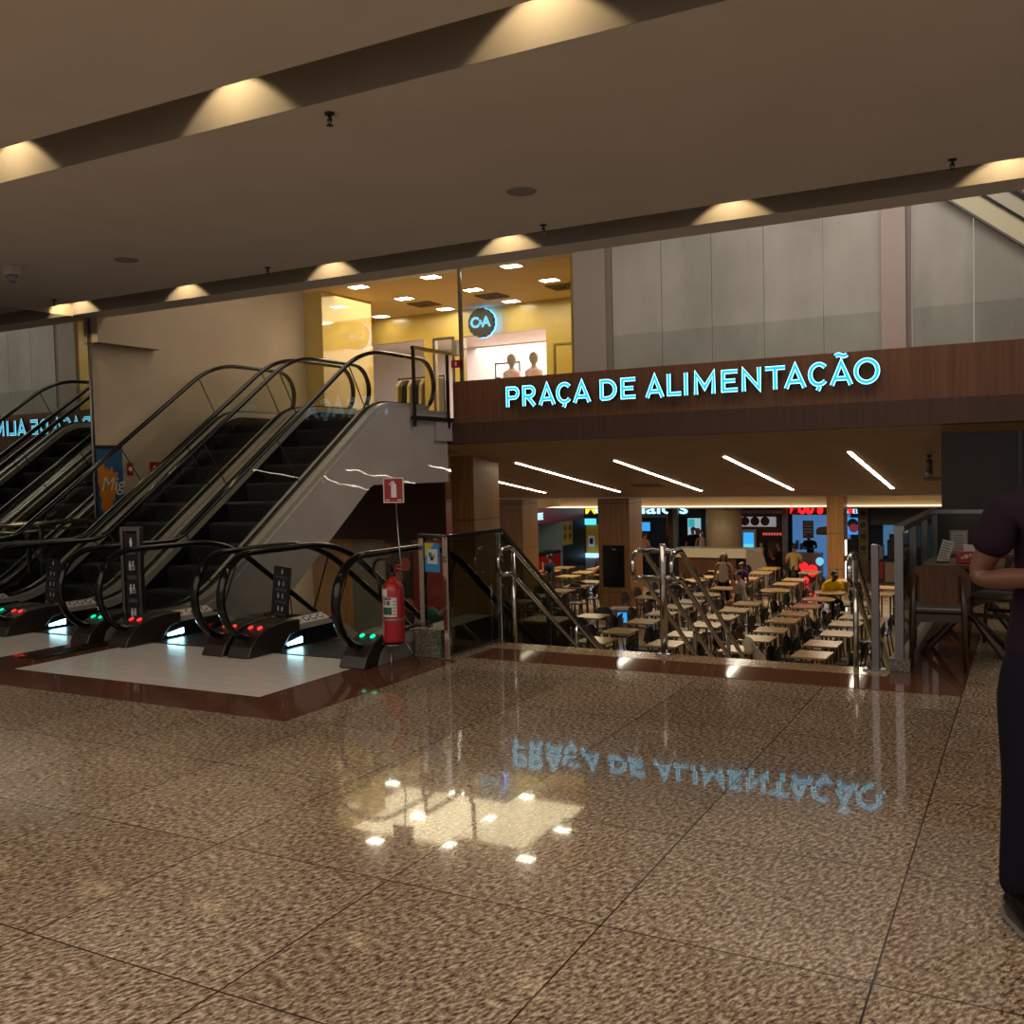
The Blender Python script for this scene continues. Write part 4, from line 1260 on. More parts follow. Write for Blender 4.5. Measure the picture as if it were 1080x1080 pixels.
def napkin_box(label, x, y, rz):
    t = thing('napkin_holder', label, 'napkin holder', (x, y, 0.764), rz, 'red napkin holders on the wooden tables')
    MB().prism([(-0.10, 0), (-0.105, 0.07), (-0.07, 0.10), (0.07, 0.10), (0.105, 0.07), (0.10, 0)], 'y', -0.05, 0.05).build('box', mat('napkin_red', '#7d1016', 0.35), t, 0.006)
    pr = MB()
    for k in range(5):
        r = 0.012 + 0.006 * (k % 2)
        pr.lathe([(r, 0), (r, 0.001)], (-0.06 + 0.03 * k, -0.0515, 0.06 + 0.012 * (k % 3 - 1)), 8, axis='y', smooth=False)
    pr.build('print', mat('print_pink', '#b78a86', 0.5), t)
    MB().prism([(-0.045, 0.095), (-0.05, 0.15), (0.05, 0.15), (0.045, 0.095)], 'y', -0.012, 0.012).build('napkins', mat('napkin_white', '#aaa8a4', 0.8), t)
    return t


napkin_box('red napkin holder on the nearer wooden table', -0.47, 8.76, 0.1)
napkin_box('red napkin holder on the farther wooden table', -0.35, 9.9, 0.2)
t = thing('table_card', 'tilted white menu card on the nearer wooden table', 'card', (-0.68, 8.78, 0.764), 0.1)
cd = MB().box(-0.045, 0.045, -0.002, 0.002, 0, 0.19).xform(Matrix.Rotation(0.28, 4, 'Y') @ Matrix.Rotation(-0.25, 4, 'X')).build('card', mat('card_white', '#8f8d8b', 0.5), t)
ln = MB()
for k in range(7):
    ln.box(-0.035, 0.035 - 0.01 * (k % 3), -0.0035, -0.0022, 0.03 + 0.022 * k, 0.037 + 0.022 * k)
ln.xform(Matrix.Rotation(0.28, 4, 'Y') @ Matrix.Rotation(-0.25, 4, 'X')).build('print_lines', black, t)
MB().box(-0.05, 0.05, -0.03, 0.03, 0, 0.012).build('foot', black, t)
t = thing('table_card', 'upright framed card on the farther wooden table', 'card', (-0.62, 9.82, 0.764), 0.05)
MB().box(-0.075, 0.075, -0.008, 0.008, 0, 0.20).build('frame', mat('card_frame', '#6f6d6a', 0.4), t)
MB().box(-0.062, 0.062, -0.0095, -0.0082, 0.015, 0.185).build('card', mat('card_white', '#8f8d8b', 0.5), t)
ln = MB()
for k in range(6):
    ln.box(-0.045 + 0.006 * (k % 2), 0.045 - 0.006 * (k % 2), -0.011, -0.0096, 0.03 + 0.024 * k, 0.036 + 0.024 * k)
ln.build('print_lines', mat('print_grey2', '#4a4846', 0.6), t)
t = thing('glass_tumbler', 'small glass with a pale blue shine beside the napkin holder', 'glass', (-0.30, 8.7, 0.764))
MB().lathe([(0.03, 0.001), (0.034, 0.10), (0.031, 0.10), (0.027, 0.006)], n=16).build('tumbler', glass, t)

# ------------------------------------------------------------------ pillars


def pillar(label, x0, x1, y0, y1, z1=1.0, base=True, screen=False, zb=-2.04):
    t = thing('wood_pillar', label, 'pillar')
    z0 = zb + (0.34 if base else 0)
    MB().box(x0, x1, y0, y1, z0, z1).build('cladding', wood_pil, t)
    if base:
        MB().box(x0 + 0.01, x1 - 0.01, y0 + 0.01, y1 - 0.01, zb + 0.002, z0).build('base', beige_st, t)
    j = MB()
    for z in (0.78, -0.35, -1.35):
        if z0 < z < z1:
            j.box(x0 - 0.002, x1 + 0.002, y0 - 0.002, y1 + 0.002, z - 0.006, z + 0.006)
    if j.v:
        j.build('joint_line', mat('joint_brown', '#3a2814', 0.7), t)
    if screen:
        MB().box(x0 + 0.12, x1 - 0.14, y0 - 0.04, y0 - 0.001, -1.22, -0.22).build('screen', mat('screen_black', '#08080a', 0.2), t)
        MB().box(x0 + 0.36, x0 + 0.46, y0 - 0.043, y0 - 0.041, -0.34, -0.30).build('logo', mat('logo_grey', '#7a7a7e', 0.4), t)
    return t


pillar('wood clad pillar at the left end of the food court opening under the fascia', -8.95, -8.5, 14.5, 15.4, 1.95)
pillar('wood clad pillar behind the stair guard, left of the pillar with the black screen', -12.2, -11.35, 21.75, 22.6)
pillar('wood clad pillar with a black screen amid the food court tables', -9.30, -8.5, 21.75, 22.6, 1.0, True, True)
p4 = pillar('slim wood clad pillar behind the man in the yellow shirt', -5.16, -4.71, 28.3, 28.95, 0.98, False)
for z0, z1 in ((-0.98, -0.55), (-1.62, -1.15)):
    MB().box(-4.709, -4.70, 28.5, 28.75, z0, z1).build('light_panel', emit('panel_white_glow', (1, 0.93, 0.8, 1), 2.5), p4)
t = thing('tray_station', 'brown wooden tray return cabinet at the foot of the stair', 'cabinet')
MB().box(-8.55, -7.85, 16.3, 16.9, -2.038, -1.25).build('body', noisy('cabinet_brown', '#3a2314', '#4a2c1a', (3, 3, 20), 0.4), t)
MB().box(-8.6, -7.8, 16.25, 16.95, -1.25, -1.21).build('top', mat('top_beige', '#8d7a5c', 0.4), t)

# ------------------------------------------------------------------ food court: cove and shops
sbox('wall_cove', noisy('cove_plaster', '#c4ab84', '#cbb28b', (1, 1, 1), 0.7), -15.5, 0, 29.25, 29.4, 0.34, 1.0)
struct(MB().box(-15.5, 0, 29.06, 29.25, 0.34, 0.37).build('trim_8', plaster))
tag(MB().box(-15.4, -0.2, 29.19, 29.23, 0.375, 0.395).build('cove_light', e_cove), 'long warm light line in the cove above the shops', 'light')
sbox('wall_cove_left', noisy('cove_plaster', '#c4ab84', '#cbb28b', (1, 1, 1), 0.7), -13.95, -13.8, 27.0, 29.25, 0.42, 1.0)

shop_dark = mat('shop_dark', '#0b0a0b', 0.5)
# red fronted restaurant on the left wall
t = thing('snack_bar', 'red fronted snack bar on the left with a grey blue back wall', 'shop')
MB().box(-14.1, -14.0, 24.2, 31.5, -0.10, 0.38).build('fascia', mat('shop_red', '#8c0d14', 0.35), t)
text('lettering', 'RESTAURANTE', 0.30, (-13.98, 28.22, 0.13), RIGHTW, e_white, t, 0.01, 'RIGHT', 0.008)
MB().box(-15.6, -15.5, 24.2, 29.6, -2.04, -0.1).build('back_wall', mat('shop_blue_grey', '#6f8694', 0.5), t)
MB().box(-15.5, -14.0, 29.6, 29.7, -2.04, -0.1).build('side_wall', mat('shop_blue_grey', '#6f8694', 0.5), t)
MB().box(-14.5, -14.0, 25.0, 29.55, -1.14, -1.06).build('worktop', black, t)
MB().box(-14.4, -14.02, 25.0, 29.55, -2.03, -1.14).build('counter', mat('counter_red', '#8f1410', 0.35), t)
MB().box(-15.49, -15.48, 28.6, 28.9, -0.62, -0.4).build('notice', whitep, t)
MB().box(-14.9, -14.6, 27.0, 27.7, -1.06, -0.75).build('machine', steel, t, 0.02)
MB().lathe([(0.12, 0), (0.16, 0.08), (0.12, 0.12)], (-14.3, 28.4, -1.06), 14).build('bowl', mat('bowl_green', '#2c6a40', 0.5), t)
MB().lathe([(0.05, 0), (0.06, 0.2), (0.02, 0.28)], (-14.3, 28.0, -1.06), 12).build('bottle', whitep, t)
MB().box(-14.02, -14.0, 29.7, 30.5, -0.93, -0.12).build('menu_poster', mat('poster_yellow', '#a8962a', 0.5), t)
f = MB()
for a in range(2):
    for b_ in range(2):
        f.lathe([(0.11, 0), (0.11, 0.004)], (-13.998, 29.9 + 0.4 * a, -0.35 - 0.28 * b_), 12, axis='x')
f.build('menu_picture', mat('poster_brown', '#5a4a1c', 0.5), t)
MB().box(-14.1, -14.02, 29.7, 31.6, -2.03, -0.1).build('side_panel', shop_dark, t)
t = thing('red_panel', 'dark red wall panel with faint white letters seen through the stair guard', 'panel')
MB().box(-14.1, -14.0, 20.2, 24.0, -2.03, 0.95).build('panel', reddark, t)
text('lettering', 'is', 0.5, (-13.98, 21.3, 0.2), RIGHTW, whitep, t, 0.005)
t = thing('food_poster', 'dark food photograph panel beside the stone wall below the landing', 'poster')
MB().box(-10.25, -9.72, 14.30, 14.4, -2.03, 0.44).build('panel', mat('poster_black', '#120c0a', 0.35), t)
f = MB()
for k in range(8):
    f.lathe([(0.13 - 0.01 * (k % 3), 0), (0.11, 0.006)], (-10.2 + 0.55 * ((k * 37) % 10) / 10, 14.293, 0.25 - 0.24 * k), 12, axis='y')
f.build('picture', mat('food_orange', '#7a3216', 0.5), t)
sbox('wall_stone', stone_m, -11.0, -10.25, 14.30, 14.45, -2.03, 0.44)
sbox('wall_wood_strip', wood_pil, -12.6, -11.0, 14.30, 14.45, -2.03, 0.44)

# burger counter at the back
t = thing('burger_counter', 'black fronted burger counter with a blue white letter sign along its top', 'shop')
MB().box(-14.4, -9.9, 32.0, 32.1, -0.08, 0.6).build('fascia', shop_dark, t)
text('lettering', 'M', 0.60, (-14.18, 31.97, 0.22), FRONT, emit('sign_yellow_glow', (1.0, 0.72, 0.03, 1), 1.3), t, 0.01, 'LEFT', 0.01)
text('lettering', 'cDonald\u2019s', 0.60, (-13.80, 31.97, 0.22), FRONT, e_white, t, 0.01, 'LEFT', 0.01, width=3.40)
MB().box(-14.2, -13.75, 31.95, 32.0, -0.36, -0.14).build('sign_strip', e_cyan, t)
MB().box(-12.9, -11.0, 31.96, 32.0, -0.10, 0.0).build('trim_band', mat('band_grey', '#7d7f8c', 0.5), t)
MB().box(-14.2, -13.6, 32.1, 32.2, -2.03, -0.36).build('yellow_wall', mat('shop_yellow', '#b98a14', 0.5), t)
MB().box(-14.1, -13.85, 32.06, 32.09, -1.15, -0.75).build('picture_frame', whitep, t)
MB().box(-14.04, -13.92, 32.04, 32.06, -1.05, -0.85).build('picture', black, t)
MB().box(-14.25, -13.6, 31.6, 32.05, -1.5, -1.38).build('counter_light', emit('counter_blue_glow', (0.35, 0.65, 1.0, 1), 1.6), t)
MB().box(-14.2, -13.7, 31.7, 32.0, -2.03, -1.5).build('counter', mat('band_grey', '#7d7f8c', 0.5), t)
MB().box(-12.22, -11.72, 31.9, 31.95, -0.56, -0.26).build('menu_screen', e_blue, t)
MB().box(-11.12, -11.03, 31.9, 31.97, -0.75, -0.1).build('red_strip', mat('shop_red', '#8c0d14', 0.35), t)
MB().box(-13.2, -9.9, 31.2, 31.6, -1.25, -1.12).build('worktop', mat('worktop_grey', '#8b8d92', 0.35), t)
MB().box(-13.1, -9.9, 31.25, 31.55, -2.03, -1.25).build('counter', shop_dark, t)
MB().box(-11.05, -10.78, 31.9, 32.0, -2.03, 0.6).build('picture_wall', noisy('dim_picture', '#1d1410', '#5c4633', (4, 4, 3), 0.6), t)
MB().box(-10.78, -10.62, 31.6, 31.75, -2.03, 0.6).build('post', mat('post_grey', '#6b6a6c', 0.4), t)
MB().box(-10.36, -9.92, 31.90, 31.95, -0.80, -0.12).build('menu_screen', emit('menu_glow', (0.30, 0.55, 0.62, 1), 0.9), t)
MB().box(-10.33, -10.12, 31.89, 31.90, -0.42, -0.15).build('menu_picture', emit('menu_teal_glow', (0.02, 0.35, 0.38, 1), 1.0), t)
MB().box(-10.1, -9.94, 31.89, 31.90, -0.78, -0.45).build('menu_picture', mat('food_orange', '#7a3216', 0.5), t)

# round beige column with its counter
t = thing('round_column', 'thick round beige column rising behind the pale kiosk counter', 'column', (-8.57, 29.98, -2.04))
MB().lathe([(0.55, 0.002), (0.55, 3.04)], n=40).build('shaft', noisy('column_beige', '#8f8169', '#978a71', (1, 1, 1), 0.4), t)
t = thing('kiosk_counter', 'pale topped kiosk counter with a dark wood base around the round column', 'counter')
MB().prism([(-9.75, 28.75), (-7.55, 28.75), (-7.2, 29.2), (-7.2, 29.40), (-9.75, 29.40)], 'z', -1.14, -0.86).build('countertop', mat('counter_cream', '#b3aa98', 0.3), t)
MB().prism([(-9.68, 28.85), (-7.9, 28.85), (-7.9, 29.2), (-7.3, 29.2), (-7.3, 29.38), (-9.68, 29.38)], 'z', -2.038, -1.14).build('base', noisy('kiosk_wood', '#3b1f10', '#4d2a17', (10, 10, 1), 0.4), t)
MB().prism([(-7.55, -2.03), (-6.75, -2.03), (-7.05, -1.0), (-7.55, -0.86)], 'y', 28.7, 28.75).build('side_panel', mat('kiosk_side', '#7a6c60', 0.5), t)

# wood slatted shop with ordering screen
t = thing('grill_shop', 'shop with dark wood slats, a food picture band and an ordering screen', 'shop')
MB().box(-9.0, -7.1, 32.2, 32.3, -2.03, 0.5).build('slat_wall', noisy('slat_brown', '#1d120c', '#3a2418', (0.5, 0.5, 22), 0.6), t)
f = MB(); f.box(-8.75, -7.15, 32.0, 32.1, 0.02, 0.14).box(-7.22, -7.10, 32.0, 32.1, -1.4, 0.02)
f.build('frame', mat('frame_pale', '#a39a92', 0.5), t)
MB().box(-8.7, -7.45, 32.05, 32.12, -0.40, -0.08).build('picture_band', emit('band_glow', (0.40, 0.38, 0.40, 1), 0.6), t)
f = MB()
for k in range(3):
    f.lathe([(0.15, 0), (0.13, 0.01)], (-8.45 + 0.33 * k, 32.035, -0.22), 14, axis='y')
f.build('picture', mat('food_brown', '#4a2413', 0.5), t)
s2 = MB().box(-8.5, -8.05, 31.8, 31.95, -1.42, -0.48).build('order_terminal', mat('terminal_white', '#b9b9bb', 0.4), t, 0.03)
MB().box(-8.44, -8.11, 31.785, 31.80, -1.20, -0.58).build('screen', emit('terminal_blue', (0.04, 0.42, 0.95, 1), 1.0), s2)
MB().box(-8.44, -8.11, 31.782, 31.786, -1.20, -0.95).build('screen_band', emit('terminal_cyan', (0.15, 0.75, 0.85, 1), 0.9), s2)
MB().box(-7.85, -7.3, 32.1, 32.19, -1.55, -0.72).build('poster_frame', black, t)
MB().box(-7.72, -7.42, 32.09, 32.10, -1.42, -0.85).build('poster', noisy('poster_dim', '#2a1512', '#5a3a30', (6, 6, 6), 0.6), t)
f = MB()
for k in range(7):
    f.box(-7.88 + 0.09 * k, -7.82 + 0.09 * k, 32.08, 32.1, -0.68, -0.60)
f.build('red_lights', emit('small_red', (0.8, 0.10, 0.08, 1), 0.8), t)
MB().box(-8.0, -7.92, 32.15, 32.19, -1.15, -0.95).build('dispenser', whitep, t)

# blue lit burger shop with red balloon letters
t = thing('burger_shop', 'blue lit burger shop under fat red glowing letters', 'shop')
MB().box(-7.1, -6.95, 31.4, 31.55, -2.03, 0.6).build('post', mat('post_grey', '#6b6a6c', 0.4), t)
MB().box(-7.0, -5.2, 32.45, 32.55, -2.03, 0.02).build('back_wall', emit('shop_blue_wall', (0.10, 0.28, 0.62, 1), 0.55), t)
text('lettering', 'Bob\u2019s', 0.72, (-6.92, 31.7, 0.28), FRONT, e_bred, t, 0.03, 'LEFT', 0.03, width=1.02)
MB().box(-7.0, -5.3, 31.8, 31.85, 0.0, 0.7).build('fascia', shop_dark, t)
MB().box(-6.66, -6.33, 32.40, 32.45, -0.78, -0.22).build('menu_board', black, t)
for r in range(5):
    MB().box(-6.63, -6.36, 32.39, 32.40, -0.72 + 0.1 * r, -0.66 + 0.1 * r).build('menu_row', mat('row_grey', '#8d9094', 0.5), t)
MB().lathe([(0.02, -0.13), (0.28, -0.12), (0.30, -0.05), (0.30, 0.02), (0.24, 0.11), (0.02, 0.14)], (0, 0, 0), 24).xform(Matrix.Translation((-5.95, 32.42, -0.55)) @ Matrix.Diagonal((1, 0.08, 1, 1))).build('burger_picture', noisy('burger', '#6a4a1c', '#3a5a1c', (1, 1, 9), 0.5), t)
MB().box(-6.95, -5.9, 31.3, 31.7, -2.03, -1.22).build('counter', mat('counter_steel', '#6f767c', 0.3, 0.4), t)
MB().box(-6.95, -5.9, 31.25, 31.75, -1.22, -1.18).build('worktop', mat('counter_steel2', '#8a9097', 0.3, 0.4), t)
for k in range(5):
    MB().box(-6.98 + 0.13 * k, -6.9 + 0.13 * k, 32.2, 32.4, -1.15, -0.95 + 0.1 * (k % 2)).build('machine', steel if k % 2 else black, t)
for (x, z, r, m_, lab) in ((-5.95, -1.6, 0.17, e_bred, 'glowing red balloon at the blue burger shop, lower big one'), (-6.2, -1.48, 0.13, e_bred, 'glowing red balloon at the blue burger shop, left one'), (-6.15, -1.9, 0.11, e_bred, 'glowing red balloon near the floor at the burger shop'), (-5.72, -1.32, 0.12, emit('balloon_blue', (0.2, 0.6, 0.85, 1), 1.0), 'pale blue balloon above the red ones')):
    b_ = thing('balloon', lab, 'balloon', (x, 30.2, z), 0, 'balloons by the burger shop')
    MB().lathe([(0.003, -r * 1.15), (r * 0.5, -r * 0.9), (r * 0.9, -r * 0.4), (r, 0.1 * r), (r * 0.8, r * 0.65), (r * 0.4, r * 0.95), (0.003, r * 1.02)], n=18).build('skin', m_, b_)

# right hand shops
t = thing('noodle_shop', 'shop with bright blue picture screens just right of the slim pillar', 'shop')
MB().box(-5.25, -4.88, 31.9, 32.0, -0.62, -0.10).build('menu_screen', emit('screen_azure', (0.04, 0.30, 0.85, 1), 1.0), t)
MB().lathe([(0.14, 0), (0.14, 0.01)], (-5.0, 31.88, -0.42), 16, axis='y').build('picture', mat('picture_pink', '#8f3345', 0.5, emit='#8f3345', strength=0.4), t)
MB().lathe([(0.16, 0), (0.16, 0.008)], (-5.03, 31.89, -0.28), 16, axis='y').build('picture', black, t)
text('lettering', 'S', 0.2, (-5.2, 31.88, 0.1), FRONT, e_white, t, 0.01)
MB().lathe([(0.08, 0), (0.08, 0.02)], (-5.09, 31.88, 0.12), 16, axis='y').build('dot', e_bred, t)
text('lettering', 'EL', 0.2, (-4.93, 31.88, 0.1), FRONT, e_white, t, 0.01)
MB().box(-5.25, -4.88, 31.7, 31.9, -1.35, -0.75).build('machine', mat('machine_dark', '#17181d', 0.3, 0.3), t)
MB().box(-5.25, -4.88, 31.4, 31.9, -2.03, -1.4).build('counter', shop_dark, t)
MB().box(-5.25, -4.88, 31.35, 31.9, -1.42, -1.36).build('worktop', steel, t)
mb_ = MB().box(-4.86, -4.56, 31.8, 31.9, -2.03, 0.3)
o = tag(mb_.build('menu_board', noisy('menu_olive', '#4d4224', '#6a5a30', (3, 3, 3), 0.5)), 'tall olive menu board with dark round pictures', 'menu board')
f = MB()
for k in range(4):
    f.lathe([(0.09, 0), (0.09, 0.01)], (-4.71, 31.788, 0.05 - 0.36 * k), 14, axis='y')
f.build('picture', black, o)
f = MB()
for k in range(4):
    f.box(-4.84, -4.58, 31.79, 31.80, -0.12 - 0.36 * k, -0.10 - 0.36 * k)
f.build('shelf_line', black, o)
t = thing('coffee_shop', 'dim shop with a blue back wall and a small red screen at the far right', 'shop')
MB().box(-4.2, -2.4, 32.4, 32.5, -1.3, -0.35).build('back_wall', emit('coffee_blue', (0.09, 0.27, 0.50, 1), 0.5), t)
MB().box(-4.5, -2.4, 31.9, 32.0, -0.32, 0.6).build('fascia', mat('fascia_navy', '#0e1622', 0.4), t)
MB().box(-3.68, -3.30, 32.0, 32.05, -0.62, -0.38).build('red_screen', emit('screen_red', (0.9, 0.08, 0.03, 1), 0.9), t)
MB().box(-3.55, -3.42, 31.99, 32.0, -0.56, -0.44).build('screen_logo', e_white, t)
MB().box(-4.5, -2.4, 31.2, 31.6, -2.03, -1.35).build('counter', shop_dark, t)
MB().box(-4.3, -4.05, 31.15, 31.2, -1.9, -1.4).build('red_panel', redpaint, t)
MB().box(-4.0, -3.7, 31.15, 31.2, -2.0, -1.4).build('beige_panel', mat('panel_pinkish', '#86726a', 0.5), t)
for k, (x, h_) in enumerate(((-4.3, 0.45), (-3.95, 0.62), (-3.6, 0.5), (-3.2, 0.4))):
    MB().box(x, x + 0.25, 31.3, 31.55, -1.349, -1.35 + h_).build('machine', mat('machine_dark', '#17181d', 0.3, 0.3) if k % 2 else steel, t, 0.02)
MB().box(-4.0, -3.65, 32.2, 32.4, -0.95, -0.62).build('machine', mat('machine_dark', '#17181d', 0.3, 0.3), t)
t = thing('sign_lectern', 'small lit blue screen stand beside the pillar with the black screen', 'screen', (-8.0, 20.0, -2.038), 0.2)
MB().box(-0.16, 0.16, -0.1, 0.1, 0, 0.55).build('body', mat('lectern_grey', '#77757c', 0.5), t)
MB().box(-0.1, 0.1, -0.105, -0.101, 0.28, 0.5).build('screen', e_blue, t)
MB().box(-0.26, 0.26, -0.2, 0.2, 0.56, 0.59).build('top', mat('lectern_top', '#a6a2a6', 0.3), t)

# ------------------------------------------------------------------ food court tables and chairs
top_m = noisy('table_beige', '#a88d62', '#b69a6e', (5, 5, 5), 0.22)
leg_m = mat('table_leg', '#5b4c36', 0.4)
ch_m = noisy('cafe_chair_dark', '#17120f', '#221a15', (6, 6, 6), 0.4)
FZ = -2.038


def cafe_table(round_=False):
    t = thing('cafe_table_round' if round_ else 'cafe_table', '', 'table', (0, 0, FZ))
    if round_:
        MB().lathe([(0.33, 0.71), (0.345, 0.72), (0.345, 0.73), (0.33, 0.74)], n=28).build('tabletop', top_m, t)
        MB().lathe([(0.2, 0.0), (0.2, 0.015), (0.03, 0.03), (0.03, 0.71)], n=16).build('pedestal', leg_m, t)
    else:
        MB().box(-0.26, 0.26, -0.29, 0.29, 0.712, 0.74).build('tabletop', top_m, t)
        for sx in (-1, 1):
            for sy in (-1, 1):
                MB().box(sx * 0.22 - 0.017, sx * 0.22 + 0.017, sy * 0.25 - 0.017, sy * 0.25 + 0.017, 0, 0.712).build('leg', leg_m, t)
    return t


def cafe_chair():
    t = thing('cafe_chair', '', 'chair', (0, 0, FZ))
    # faces +x; back at -x
    sp = fillet([(-0.17, -0.15), (-0.17, 0.15), (0.19, 0.19), (0.19, -0.19)], 0.05, 3)
    MB().prism(sp, 'z', 0.43, 0.455).build('seat', ch_m, t)
    n = 10
    vs, fs = [], []
    for k in range(n + 1):
        u = -1 + 2 * k / n
        y = 0.19 * u
        for z in (0.56 + 0.09 * abs(u) ** 3, 0.82 - 0.10 * abs(u) ** 4):
            xb = -0.21 + 1.0 * y * y - 0.14 * (z - 0.5)
            vs += [(xb, y, z), (xb + 0.016, y, z)]
    for k in range(n):
        a, b_ = 4 * k, 4 * k + 4
        fs += [(a, b_, b_ + 2, a + 2), (a + 1, a + 3, b_ + 3, b_ + 1), (a, a + 1, b_ + 1, b_), (a + 2, b_ + 2, b_ + 3, a + 3)]
    fs += [(0, 2, 3, 1), (4 * n, 4 * n + 1, 4 * n + 3, 4 * n + 2)]
    MB().add(vs, fs).build('backrest', ch_m, t)
    for sy in (-1, 1):
        MB().tube([(-0.24, sy * 0.18, 0), (-0.17, sy * 0.155, 0.44), (-0.235, sy * 0.15, 0.70)], 0.013, 6).build('leg', ch_m, t)
        MB().tube([(0.20, sy * 0.19, 0), (0.16, sy * 0.16, 0.44)], 0.013, 6).build('leg', ch_m, t)
    return t


rows = {
    'rightmost': (-3.0, [15.24, 16.23, 17.28, 18.38, 19.27, 22.83, 24.05]),
    'second': (-4.13, [15.3, 16.35, 17.29, 18.42, 19.33, 20.46, -21.62, -22.85, 25.28]),
    'third': (-5.37, [15.38, 16.35, 17.46, 18.44, 19.47, 20.5, -22.87, 24.13, 25.11, 27.0]),
    'fourth': (-6.6, [15.28, 16.3, 17.47, 18.54, 19.55, 20.4, -21.67, 22.92, 24.13, 25.06, 26.6, 27.7]),
    'fifth': (-7.75, [17.78, 20.9, 21.9, 22.95, 24.2, 25.14, 26.4]),
    'sixth': (-10.15, [19.3, 20.31, 21.34, 22.25, 23.25]),
    'seventh': (-11.3, [24.32, 25.4, 26.4]),
    'eighth': (-12.5, [23.4, 24.5, 25.5, 26.5]),
}
proto_t, proto_r, proto_c = cafe_table(), cafe_table(True), cafe_chair()
used = {'t': False, 'r': False, 'c': False}


def place(kind, proto, x, y, rz, lab, grp):
    if not used[kind]:
        used[kind] = True
        proto.location = (x, y, FZ); proto.rotation_euler = (0, 0, rz); proto['label'] = lab; proto['group'] = grp
        return proto
    return dup(proto, (x, y, FZ), rz, lab, grp)


for rn, (rx, ys) in rows.items():
    for i, y in enumerate(ys):
        rd = y < 0; y = abs(y)
        x = rx + rnd.uniform(-0.04, 0.04)
        rname = 'rightmost row' if rn == 'rightmost' else '%s row from the right' % rn
        o_ = '%s from the stair, %s' % (ORD[i], rname)
        c_ = 'at the %s table of the %s' % (ORD[i], rname)
        place('r' if rd else 't', proto_r if rd else proto_t, x, y, 0 if rd else rnd.uniform(-0.05, 0.05), ('round' if rd else 'square') + ' beige table, ' + o_, 'beige cafe tables in the food court')
        for s_ in (-1, 1):
            d = (0.40 if not rd else 0.50) + rnd.uniform(-0.03, 0.06)
            a = rnd.uniform(-0.12, 0.12)
            lab = 'dark %s chair %s' % ('right' if s_ > 0 else 'left', c_)
            place('c', proto_c, x + s_ * d, y + rnd.uniform(-0.06, 0.06), (PI if s_ > 0 else 0) + a, lab, 'dark cafe chairs in the food court')
            if rn in ('fifth', 'sixth') and i % 2 == 0:
                place('c', proto_c, x + rnd.uniform(-0.05, 0.05), y + s_ * 0.47, (-PI / 2 if s_ > 0 else PI / 2) + a, 'dark chair %s the %s table of the %s' % ('behind' if s_ > 0 else 'before', ORD[i], rname), 'dark cafe chairs in the food court')

# ------------------------------------------------------------------ people


def skin(name, verts, edges, m, parent, sub=2):
    me = bpy.data.meshes.new(name)
    me.from_pydata([v[:3] for v in verts], edges, [])
    bm = bmesh.new(); bm.from_mesh(me)
    ly = bm.verts.layers.skin.verify()
    bm.verts.ensure_lookup_table()
    for i, v in enumerate(bm.verts):
        r = verts[i][3]; r2 = verts[i][4] if len(verts[i]) > 4 else r
        v[ly].radius = (r, r2); v[ly].use_root = (i == 0)
    bm.to_mesh(me); bm.free()
    me.materials.append(m)
    o = bpy.data.objects.new(name, me); COL.objects.link(o); o.parent = parent
    s_ = o.modifiers.new('skin', 'SKIN'); s_.use_smooth_shade = True; s_.branch_smoothing = 0.4
    ss_ = o.modifiers.new('subdivision', 'SUBSURF'); ss_.levels = sub; ss_.render_levels = sub
    return o


